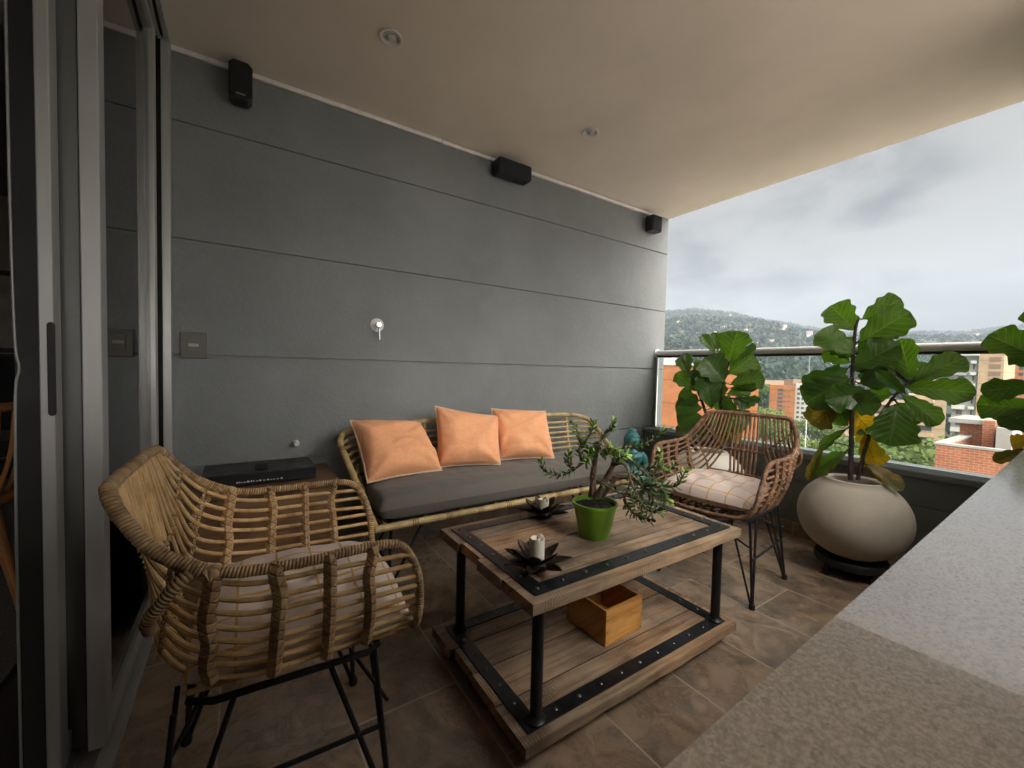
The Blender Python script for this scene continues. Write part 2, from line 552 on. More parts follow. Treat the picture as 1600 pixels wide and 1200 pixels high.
def m_leaf(name, top, vein, trans=.35, rough=.38, blotch=None, under=None):
    m, nt, b = mat(name, top, rough, 0, .5)
    uv = N(nt, 'ShaderNodeUVMap').outputs[0]
    tc = N(nt, 'ShaderNodeTexCoord').outputs['Object']
    sp = N(nt, 'ShaderNodeSeparateXYZ', {0: uv})
    u = math_(nt, 'ABSOLUTE', math_(nt, 'SUBTRACT', sp.outputs[0], .5))
    mid = math_(nt, 'LESS_THAN', u, .014)
    f = math_(nt, 'FRACT', math_(nt, 'MULTIPLY', math_(nt, 'SUBTRACT', sp.outputs[1], math_(nt, 'MULTIPLY', u, .62)), 7.0))
    side = ramp(nt, math_(nt, 'ABSOLUTE', math_(nt, 'SUBTRACT', f, .5)), [(.0, 1.), (.05, .55), (.12, 0.)])
    vn = math_(nt, 'MAXIMUM', mid, math_(nt, 'MULTIPLY', side, .8))
    nz = N(nt, 'ShaderNodeTexNoise', {'Vector': tc, 'Scale': 16., 'Detail': 5.}).outputs[0]
    c = ramp(nt, nz, [(.3, tuple(x * .72 for x in top)), (.7, tuple(x * 1.2 for x in top))])
    if blotch:
        nb = N(nt, 'ShaderNodeTexNoise', {'Vector': tc, 'Scale': 11., 'Detail': 6., 'Roughness': .7}).outputs[0]
        c = mix(nt, ramp(nt, nb, [(.50, 0.), (.66, 1.)]), c, blotch)
    c = mix(nt, vn, c, vein)
    setc(nt, b, c)
    bump(nt, b, math_(nt, 'ADD', math_(nt, 'MULTIPLY', vn, -.6), nz), .35, .004)
    if trans:
        tr = N(nt, 'ShaderNodeBsdfTranslucent', {'Color': mix(nt, 1.0, c, (1.15, 1.2, .55), 'MULTIPLY')})
        ms = N(nt, 'ShaderNodeMixShader', {0: trans, 1: b.outputs[0], 2: tr.outputs[0]})
        nt.links.new(ms.outputs[0], nt.nodes['Material Output'].inputs[0])
    return m


def m_foliage(name, lo, hi, trans=.25, scale=.35):
    m, nt, b = mat(name, lo, .7, 0, .2)
    tc = N(nt, 'ShaderNodeTexCoord').outputs['Object']
    nz = N(nt, 'ShaderNodeTexNoise', {'Vector': tc, 'Scale': scale, 'Detail': 6., 'Roughness': .7}).outputs[0]
    rn = N(nt, 'ShaderNodeObjectInfo').outputs['Random']
    c = ramp(nt, nz, [(.32, lo), (.68, hi)])
    c = mix(nt, 1.0, c, ramp(nt, rn, [(0., (.8, .85, .8)), (1., (1.15, 1.1, 1.0))]), 'MULTIPLY')
    setc(nt, b, c)
    if trans:
        tr = N(nt, 'ShaderNodeBsdfTranslucent', {'Color': c})
        ms = N(nt, 'ShaderNodeMixShader', {0: trans, 1: b.outputs[0], 2: tr.outputs[0]})
        nt.links.new(ms.outputs[0], nt.nodes['Material Output'].inputs[0])
    return m


def m_granite(name, base, rough, ior, speck):
    m, nt, b = mat(name, base, rough, 0, .5)
    tc = N(nt, 'ShaderNodeTexCoord').outputs['Object']
    vo = N(nt, 'ShaderNodeTexNoise', {'Vector': tc, 'Scale': 760., 'Detail': 4.0, 'Roughness': .75}).outputs[0]
    big = N(nt, 'ShaderNodeTexNoise', {'Vector': tc, 'Scale': 330., 'Detail': 3.0, 'Roughness': .7}).outputs[0]
    cld = N(nt, 'ShaderNodeTexNoise', {'Vector': tc, 'Scale': 9., 'Detail': 3.0}).outputs[0]
    a = ramp(nt, vo, [(.36, tuple(x * (1 - speck) for x in base)), (.50, base), (.64, tuple(min(1, x * (1 + speck)) for x in base))])
    a = mix(nt, ramp(nt, big, [(.32, .7), (.42, 0.)]), a, tuple(x * .42 for x in base))
    a = mix(nt, 1.0, a, ramp(nt, cld, [(.3, .9), (.7, 1.1)]), 'MULTIPLY')
    setc(nt, b, a)
    b.inputs['IOR'].default_value = ior
    rr = ramp(nt, vo, [(.38, rough * .6), (.62, rough * 1.5)])
    nt.links.new(rr, b.inputs['Roughness'])
    return m


def m_brick(name, c1, c2, mortar, w=.24, h=.075, scale=1.0, floorlines=0.0):
    m, nt, b = mat(name, c1, .85, 0, .2)
    geo = N(nt, 'ShaderNodeNewGeometry')
    tc = N(nt, 'ShaderNodeTexCoord').outputs['Object']
    sp = N(nt, 'ShaderNodeSeparateXYZ', {0: tc})
    cmb = N(nt, 'ShaderNodeCombineXYZ', {0: math_(nt, 'ADD', sp.outputs[0], sp.outputs[1]), 1: sp.outputs[2]}).outputs[0]
    br = N(nt, 'ShaderNodeTexBrick', {'Vector': cmb, 'Color1': (*c1, 1), 'Color2': (*c2, 1), 'Mortar': (*mortar, 1), 'Scale': scale,
                                      'Mortar Size': h * .12, 'Mortar Smooth': .3, 'Brick Width': w, 'Row Height': h})
    nz = N(nt, 'ShaderNodeTexNoise', {'Vector': tc, 'Scale': .5, 'Detail': 7., 'Roughness': .7}).outputs[0]
    c = mix(nt, 1.0, br.outputs[0], ramp(nt, nz, [(.3, .78), (.7, 1.15)]), 'MULTIPLY')
    if floorlines:
        f = math_(nt, 'FRACT', math_(nt, 'DIVIDE', sp.outputs[2], floorlines))
        l = math_(nt, 'LESS_THAN', f, .05)
        c = mix(nt, math_(nt, 'MULTIPLY', l, .8), c, tuple(x * .5 for x in c1))
    setc(nt, b, c)
    return m


M = {}
M['wall'] = m_stucco('grey_stucco', (.205, .219, .223))
M['parapet'] = m_stucco('dark_grey_stucco', (.15, .16, .155))
M['ceiling'] = simple('ceiling_paint', (.86, .78, .69), .8, var=.07, scale=1.6, bstr=.2, bscale=60., bdist=.002)
M['trim'] = simple('white_trim', (.75, .74, .72), .45)
M['floor'] = m_floor()
M['granite_sheen'] = m_granite('granite_painted_sheen', (.93, .83, .77), .11, 2.9, .55)  # paler colour stands in for the sky mirrored in the granite
M['granite_near'] = m_granite('granite_plain_tone', (.72, .65, .58), .25, 1.7, .27)  # same granite where no sky is mirrored
M['alu'] = simple('brushed_aluminium', (.43, .43, .425), .38, .35, var=.05, scale=3.)
M['alu_dark'] = simple('grey_aluminium', (.21, .22, .22), .42, .3, var=.05, scale=3.)
M['gasket'] = simple('black_rubber', (.012, .012, .013), .6)
M['steel'] = simple('satin_steel', (.66, .66, .65), .42, .4, var=.03, scale=3., bstr=0)
M['chrome'] = simple('chrome', (.82, .82, .80), .12, 1.0, var=.03, bstr=0)
M['black_metal'] = simple('black_powdercoat', (.016, .017, .019), .42, .25, var=.2, bstr=.15)
M['iron'] = simple('blackened_iron', (.030, .035, .040), .36, .65, var=.35, scale=22., bstr=.2)
M['rivet'] = simple('worn_rivet', (.22, .22, .22), .25, .9, bstr=0)
M['black_plastic'] = simple('black_plastic', (.012, .012, .013), .35)
M['speaker_grille'] = simple('speaker_cloth', (.010, .012, .015), .9, bstr=.5, bscale=900.)
M['wood'] = m_wood('weathered_pine', ((.17, .115, .072), (.315, .225, .15), (.40, .30, .21)))
M['crate'] = m_wood('varnished_pine', ((.34, .165, .045), (.52, .28, .085), (.62, .36, .13)), rough=.42, bstr=.15, saw=False)
M['stand'] = m_wood('brown_cabinet', ((.13, .075, .04), (.20, .115, .06), (.26, .15, .08)), rough=.45, bstr=.15, saw=False)
M['chairwood'] = m_wood('cherry_wood', ((.32, .12, .04), (.46, .20, .075), (.54, .26, .10)), rough=.35, bstr=.1, saw=False)
M['rattan'] = m_rattan('honey_rattan', ((.50, .30, .12), (.76, .52, .25), (.84, .63, .36)))
M['rattan_wrap'] = m_rattan('rattan_binding', ((.38, .24, .12), (.60, .41, .22), (.70, .51, .31)), True)
M['rattan_cross'] = m_rattan('rattan_lattice_binding', ((.36, .22, .11), (.58, .38, .20), (.68, .48, .28)), True, True)
M['rattan2_cross'] = m_rattan('brown_lattice_binding', ((.15, .075, .04), (.30, .165, .09), (.42, .27, .17)), True, True)
M['rattan2'] = m_rattan('brown_rattan', ((.13, .065, .035), (.235, .125, .070), (.33, .20, .12)))
M['rattan2_wrap'] = m_rattan('brown_rattan_binding', ((.15, .075, .04), (.30, .165, .09), (.42, .27, .17)), True)
M['bamboo'] = m_rattan('bamboo_cane', ((.36, .25, .095), (.48, .36, .165), (.56, .44, .23)))
M['bamboo_ring'] = simple('cane_binding', (.17, .105, .045), .5)
M['grey_cloth'] = m_cloth('taupe_canvas', (.145, .136, .122), .92, 700., .25)
M['orange'] = m_cloth('apricot_cotton', (.92, .45, .235), .88, 260., .16)
M['piping'] = m_cloth('cream_piping', (.70, .56, .42), .85)
M['check'] = m_cloth('checked_cotton', (.66, .56, .51), .9, 500., .06, ((.56, .34, .13), 5.5, .036))
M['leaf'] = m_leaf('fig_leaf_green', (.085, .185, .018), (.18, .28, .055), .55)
M['leaf_shade_tint'] = m_leaf('fig_leaf_shade_tint', (.050, .118, .018), (.10, .17, .035), .34, .32)  # darker green puts the crown's shade into the leaf colour
M['leaf_yellow'] = m_leaf('fig_leaf_yellow', (.58, .34, .015), (.16, .18, .02), .5, .45, (.32, .26, .03))
M['leaf_turning'] = m_leaf('fig_leaf_turning', (.13, .13, .02), (.10, .05, .02), .4, .45, (.34, .20, .03))
M['bark'] = simple('dark_bark', (.055, .042, .035), .85, var=.4, scale=40., bstr=.8, bscale=60., bdist=.006)
M['jade_bark'] = simple('jade_bark', (.16, .105, .075), .8, var=.35, scale=50., bstr=.8, bscale=80., bdist=.004)
M['jade'] = simple('jade_leaf', (.085, .16, .05), .33, var=.45, scale=20., bstr=0.)
M['jade_tip'] = simple('jade_leaf_young', (.24, .38, .08), .38, var=.35, scale=20., bstr=0.)
M['soil'] = simple('dark_soil', (.022, .017, .014), .95, var=.5, scale=60., bstr=1., bscale=90., bdist=.01)
M['pot'] = simple('cast_stone_pot', (.43, .385, .32), .85, var=.13, scale=6., bstr=.35, bscale=120., bdist=.002)
M['green_pot'] = simple('green_glaze', (.16, .33, .022), .34, var=.05, scale=3., bstr=.05)
M['wax'] = simple('candle_wax', (.78, .74, .64), .5, var=.05)
M['wick'] = simple('burnt_wick', (.02, .018, .016), .9)
M['petal'] = simple('dark_bronze', (.055, .036, .028), .38, .6, var=.4, scale=30.)
M['teal'] = simple('teal_glaze', (.055, .215, .225), .33, var=.45, scale=14., bstr=.3, bscale=60.)
M['switch'] = simple('bronze_plastic', (.085, .078, .062), .45, var=.05)
M['switch_key'] = simple('grey_key', (.30, .30, .28), .4, var=.04)
M['white_print'] = simple('white_print', (.7, .7, .7), .5, bstr=0.)
M['room'] = simple('room_paint', (.34, .32, .30), .9, var=.04)
M['room_floor'] = simple('room_floor', (.06, .052, .047), .6, var=.2, scale=3.)
M['kitchen'] = simple('white_room_paint', (.8, .78, .74), .8, var=.03)
M['rug'] = m_cloth('grey_rug', (.10, .095, .085), .95, 120., .5)
M['picture'] = simple('faded_print', (.34, .32, .28), .7, var=.25, scale=6.)
M['dark_fabric'] = m_cloth('dark_fabric', (.03, .028, .03))
M['curtain'] = m_cloth('sheer_curtain', (.42, .42, .40), .9)
M['lens'] = simple('frosted_lens', (.5, .48, .44), .25, bstr=0.)
M['ceramic'] = simple('cream_ceramic', (.70, .66, .58), .5, var=.06, scale=4.)


def m_glass(name, tint=(.93, .97, .95), rough=0.0, ior=1.45):
    m = bpy.data.materials.new(name)
    m.use_nodes = True
    nt = m.node_tree
    nt.nodes.clear()
    fr = N(nt, 'ShaderNodeFresnel', {'IOR': ior}).outputs[0]
    tr = N(nt, 'ShaderNodeBsdfTransparent', {'Color': (*tint, 1)})
    gl = N(nt, 'ShaderNodeBsdfGlossy', {'Color': (1, 1, 1, 1), 'Roughness': rough})
    ms = N(nt, 'ShaderNodeMixShader', {0: fr, 1: tr.outputs[0], 2: gl.outputs[0]})
    N(nt, 'ShaderNodeOutputMaterial', {0: ms.outputs[0]})
    return m


M['glass'] = m_glass('clear_glass')
M['door_glass'] = m_glass('door_glass', (.55, .58, .57), 0.005, 1.6)

# ---------------------------------------------------------------- balcony shell
WY, WX0, WX1, CZ = 2.384, -.247, 3.222, 2.40
PX0, PX1, PZ = 2.98, 3.20, .536       # end parapet
MB().box((-.448, -.16, -.25), (3.222, 2.66, 0)).build('floor', M['floor'], smooth=False)['kind'] = 'structure'
MB().box((-6.0, -4.0, CZ), (1.08, -.35, CZ + .3)).box((-6.0, -.3495, CZ), (3.222, 2.66, CZ + .3)).build('ceiling', M['ceiling'], smooth=False)['kind'] = 'structure'


def wall_prof():
    g, dz = [2.082, 1.569, 1.050, .533], .007
    p = [(WY, 0.0)]
    for z in g[::-1]:
        p += [(WY, z - dz), (WY + .009, z - dz + .003), (WY + .009, z + dz - .003), (WY, z + dz)]
    p += [(WY, CZ - .002), (2.65, CZ - .002), (2.65, 0.0)]
    return p


w = MB()
w.prism([(y, z) for y, z in wall_prof()], WX0, WX1, axis=0)
tag(w.build('stucco_wall', M['wall'], smooth=False), 'long grey stucco wall scored with horizontal grooves behind the sofa', 'wall')
t = MB().box((WX0, WY - .016, CZ - .026), (1.02, WY - .001, CZ - .004)).box((1.021, WY - .020, CZ - .031), (2.985, WY - .001, CZ - .009))
tag(t.build('ceiling_trim', M['trim'], smooth=False, bevel=.002), 'thin white strip along the joint of grey wall and ceiling', 'trim strip')
t = MB().box((WX0 + .02, WY - .009, .001), (PX0 - .005, WY - .001, .082))
tag(t.build('skirting_tile', M['floor'], smooth=False, bevel=.002), 'brown tile skirting along the foot of the grey wall', 'skirting')

# parapet at the far end
par = thing('end_parapet', 'low dark grey parapet wall under the glass railing', 'parapet', (3.09, 1.2, 0))
pr = [(PX0, .0), (PX0, .345), (PX0 + .008, .348), (PX0 + .008, .356), (PX0, .359), (PX0, PZ - .035), (PX1, PZ - .035), (PX1, 0)]
b = MB()
b.prism(pr, 0.06, WY - .001, axis=1)
b.build('wall', M['parapet'], par, smooth=False)
b = MB().box((PX0 - .018, .06, PZ - .034), (PX1 + .02, WY - .001, PZ))
b.build('coping', M['wall'], par, smooth=False, bevel=.006)
b = MB().box((PX0 - .009, .06, .001), (PX0 - .001, WY - .012, .082))
b.build('skirting', M['floor'], par, smooth=False, bevel=.002)

rail = thing('glass_railing', 'glass railing with round steel handrail on the end parapet', 'railing', (3.12, 1.2, PZ))
MB().tube([(3.12, .06, 1.19), (3.12, WY - .002, 1.19)], .027, 20).build('handrail', M['steel'], rail)
MB().tube([(3.12, WY - .012, 1.19), (3.12, WY - .002, 1.19)], .04, 20).build('flange', M['steel'], rail)
MB().box((3.114, .06, PZ + .001), (3.124, 1.19, 1.165)).build('glass_pane', M['glass'], rail, smooth=False)
MB().box((3.114, 1.196, PZ + .001), (3.124, WY - .02, 1.165)).build('glass_pane', M['glass'], rail, smooth=False)
MB().box((3.108, WY - .019, PZ + .001), (3.130, WY - .004, 1.165)).build('side_channel', M['alu'], rail, smooth=False)
MB().box((3.100, .06, 1.155), (3.138, WY - .03, 1.170)).build('glass_channel', M['gasket'], rail, smooth=False)

# granite ledge the camera looks over, its wall, and the rooms behind
led = thing('granite_ledge', 'speckled granite ledge of a wide wall opening, far part painted paler as mirrored sky', 'ledge', (.2, 0, .935))
LZ = .935
for nm, xa, xb, mm in (('plain_part', -.62, .1862, 'granite_near'), ('sky_sheen_part', .1863, .93, 'granite_sheen')):  # one ledge, split where the painted sky reflection begins
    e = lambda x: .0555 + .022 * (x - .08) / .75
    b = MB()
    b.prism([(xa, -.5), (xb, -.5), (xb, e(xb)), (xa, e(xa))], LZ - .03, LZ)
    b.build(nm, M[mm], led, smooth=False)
b = MB().box((-.55, -.15, .001), (.93, .045, LZ - .031))
b.box((.93, -.15, .001), (1.02, .05, CZ - .002)).box((-.75, -.15, .001), (-.55, .05, CZ - .002))
b.box((-.55, -.15, 2.16), (.93, .05, CZ - .002)).box((2.30, -.15, .001), (3.222, .05, CZ - .002)).box((1.02, -.15, .001), (2.30, .05, .95))  # out-of-view opening added beyond the pier to let fill light in
tag(b.build('inner_wall', M['wall'], smooth=False), 'grey wall with wide openings, one added for fill light, facing the long stucco wall', 'wall')
b = MB().box((-.75, -4.0, 0), (1.08, -3.85, .9)).box((-.75, -4.0, 2.2), (1.08, -3.85, CZ - .002)).box((.93, -3.85, 0), (1.08, -.151, CZ - .002))  # window band added in the unseen back wall for fill light
b.box((-.75, -3.85, 0), (-.60, -.151, CZ - .002))
b.build('room_walls', M['kitchen'], smooth=False)['kind'] = 'structure'
MB().box((-.75, -4.0, -.25), (1.08, -.161, -.004)).build('room_floor', M['room_floor'], smooth=False)['kind'] = 'structure'

# living room seen through the door gap
b = MB().box((-6.0, 5.4, 0), (WX0 - .18, 5.55, CZ - .002)).box((-6.15, -4.0, 0), (-6.0, 5.55, CZ - .002))
b.box((-6.0, -4.0, 0), (-2.4, -3.9, CZ - .002)).box((-1.3, -4.0, 0), (-.752, -3.9, CZ - .002)).box((-2.4, -4.0, 0), (-1.3, -3.9, 1.0)).box((-2.4, -4.0, 2.0), (-1.3, -3.9, CZ - .002)).box((WX0 - .18, 2.47, 0), (WX0 - .02, 5.55, CZ - .002))  # unseen window opening added to light the dark room
b.build('living_room_walls', M['room'], smooth=False)['kind'] = 'structure'
MB().box((-6.0, 2.662, CZ), (-.43, 5.55, CZ + .3)).build('living_room_ceiling', M['room'], smooth=False)['kind'] = 'structure'
MB().box((-6.0, -4.0, -.25), (-.752, 5.55, -.004)).box((-.752, -.15, -.25), (-.45, 5.55, -.004)).box((-.4495, 2.662, -.25), (-.2, 5.55, -.004)).build('living_room_floor', M['room_floor'], smooth=False)['kind'] = 'structure'
tag(MB().box((-3.4, 1.6, -.003), (-.62, 4.6, .009)).build('rug', M['rug'], smooth=False), 'grey woven rug under the wooden spindle chair indoors', 'rug')
pc = thing('framed_picture', 'wide pale framed picture on the dark living room wall', 'picture', (-1.9, 5.38, 1.45))
MB().box((-2.45, 5.385, 1.10), (-1.2, 5.398, 1.72)).build('print', M['picture'], pc, smooth=False)
b = MB()
for lo, hi in (((-2.5, 5.37, 1.06), (-1.15, 5.399, 1.10)), ((-2.5, 5.37, 1.72), (-1.15, 5.399, 1.76)), ((-2.5, 5.37, 1.101), (-2.451, 5.399, 1.719)), ((-1.199, 5.37, 1.101), (-1.15, 5.399, 1.719))):
    b.box(lo, hi)
b.build('frame', M['gasket'], pc, smooth=False)

# sliding doors stacked at the left end
door = thing('sliding_door', 'grey aluminium sliding glass door panels stacked beside the near rattan chair', 'door', (-.33, 1.9, 0))


def panel(x0, x1, y0, y1, frame, stile, glass=True, nm='door_panel'):
    b = MB()
    b.box((x0, y0, .03), (x1, y0 + stile, 2.385)).box((x0, y1 - .06, .03), (x1, y1, 2.385))
    b.box((x0 + .002, y0 + stile, .03), (x1 - .002, y1 - .06, .09)).box((x0 + .002, y0 + stile, 2.335), (x1 - .002, y1 - .06, 2.385))
    f = b.build(nm, frame, door, smooth=False, bevel=.0025)
    if glass:
        xm = (x0 + x1) / 2
        MB().box((xm - .003, y0 + stile, .09), (xm + .003, y1 - .06, 2.335)).build('pane', M['door_glass'], f, smooth=False)
        for o in f.children:
            o.matrix_parent_inverse = Matrix.Translation((0, 0, 0)) @ (Matrix.Translation(door.location)).inverted() if False else Matrix.Identity(4)
    return f


def attach(child, parent):
    """child mesh given in world space under a part whose own mesh is in world space too"""
    child.parent = parent
    child.matrix_parent_inverse = Matrix.Identity(4)
    return child


pA = panel(-.321, -.285, 1.42, 2.27, M['alu'], .055)
pB = panel(-.369, -.327, 1.445, 2.29, M['alu_dark'], .06)
pC = panel(-.376, -.352, 1.36, 2.29, M['alu'], .05)
h = MB()
hz0, hz1 = at(82, 650, 1, 1.355).z, at(80, 503, 1, 1.355).z
hp = [(-.3555 + .0065 * math.cos(q), hz1 - .008 + .008 * math.sin(q)) for q in np.linspace(0, math.pi, 9)] + [(-.3555 + .0065 * math.cos(q), hz0 + .008 + .008 * math.sin(q)) for q in np.linspace(math.pi, 2 * math.pi, 9)]
h.prism(hp, 1.3545, 1.3615, axis=1)
attach(h.build('handle_recess', M['gasket'], None, smooth=False, bevel=.002), pC)
MB().box((-.424, 1.40, .03), (-.378, 2.3, 2.385)).build('dark_gap_fill', M['gasket'], door, smooth=False)  # solid black box stands in for the shade in the door gap
b = MB()
b.tube(smoothpath([(-.4265, 1.398, .03), (-.4265, 1.398, .6), (-.4235, 1.398, .93), (-.417, 1.398, 1.0), (-.4225, 1.398, 1.07), (-.4255, 1.398, 1.4), (-.4255, 1.398, 2.38)], 8), .0028, 8)
b.build('edge_bead', M['alu'], door)
fr = MB()
for x0, x1, y0 in ((-.276, -.247, 2.318), (-.318, -.296, 2.322), (-.43, -.345, 2.33)):
    fr.box((x0, y0, .001), (x1, WY - .0005 if x1 < -.25 else WY - .001, CZ - .003))
fr.build('jamb', M['alu'], door, smooth=False, bevel=.002)
MB().box((-.345, 2.345, .001), (-.276, WY - .001, CZ - .003)).build('jamb_channel', M['gasket'], door, smooth=False)
hd = MB()
for x0, x1 in ((-.262, -.247), (-.285, -.274), (-.330, -.322), (-.376, -.369), (-.43, -.405)):
    hd.box((x0, -.14, CZ - .030), (x1, 2.317, CZ - .002))
hd.build('head_track', M['alu'], door, smooth=False)
MB().box((-.43, -.14, CZ - .0125), (-.248, 2.317, CZ - .0018)).build('track_bed', M['gasket'], door, smooth=False)
sl = MB().box((-.300, -.14, .001), (-.2635, 2.317, .020)).box((-.45, -.14, .001), (-.300, 2.317, .006))
for x in (-.346, -.385):
    sl.box((x - .004, -.14, .006), (x + .004, 2.317, .018))
sl.build('sill_track', M['alu'], door, smooth=False, bevel=.0015)

cu = MB()
cu.grid(lambda u, v: (-.475 + .018 * math.sin(u * 70) + .006 * math.sin(u * 23 + 1), 2.42 + u * 1.3, .03 + v * 2.33), 160, 4)
tag(cu.build('curtain', M['curtain']), 'pale curtain hanging behind the stacked glass door panels', 'curtain')


# wooden spindle chair indoors
def spindle_chair(loc, rz):
    t = thing('spindle_chair', 'wooden spindle back chair with pale seat pad inside the dark room', 'chair', loc, rz)
    R = Matrix.Translation(loc) @ Matrix.Rotation(rz, 4, 'Z')

    def bb(fn, nm, mm):
        m = MB()
        fn(m)
        m.build(nm, mm, t, local=True)
    bb(lambda m: m.lathe([(.01, .425), (.22, .425), (.245, .44), (.245, .455), (.235, .465), (.01, .465)], 32), 'seat', M['chairwood'])
    bb(lambda m: m.lathe([(.01, .467), (.20, .467), (.215, .485), (.20, .505), (.01, .51)], 32), 'seat_pad', M['ceramic'])
    for sx in (-1, 1):
        for sy in (-1, 1):
            bb(lambda m: m.tube([(sx * .15, sy * .15, .43), (sx * .18, sy * .18, .25), (sx * .22, sy * .22, 0)], lambda q: .024 - .010 * q, 12), 'leg', M['chairwood'])
    arc = [(math.sin(a) * .27, -math.cos(a) * .25 - .03, .82) for a in np.linspace(-1.25, 1.25, 18)]
    bb(lambda m: m.tube(arc, .019, 12), 'top_rail', M['chairwood'])

    def spin(m):
        for a in np.linspace(-1.15, 1.15, 11):
            m.tube(smoothpath([(math.sin(a) * .21, -math.cos(a) * .19, .46), (math.sin(a) * .255, -math.cos(a) * .235 - .01, .64), (math.sin(a) * .268, -math.cos(a) * .248 - .03, .82)], 4), .0075, 8)
        m.tube([(math.sin(a) * .25, -math.cos(a) * .228, .615) for a in np.linspace(-1.15, 1.15, 14)], .003, 6)
    bb(spin, 'spindles', M['chairwood'])


spindle_chair((-1.0, 2.52, .012), .36)
am = thing('armchair', 'dark upholstered armchair against the living room wall', 'armchair', (-1.55, 4.6, 0))
MB().box((-2.0, 4.2, .12), (-1.1, 4.95, .45)).build('seat', M['dark_fabric'], am, smooth=False, bevel=.05, bseg=4)
MB().box((-2.0, 4.951, .12), (-1.1, 5.2, 1.05)).build('backrest', M['dark_fabric'], am, smooth=False, bevel=.05, bseg=4)


# ---------------------------------------------------------------- rattan armchairs
def wrapr(L, a):
    return 1 + .05 * math.sin(2 * math.pi * L / .013 + a * 1.0) + .03 * math.sin(2 * math.pi * L / .031 + 2)


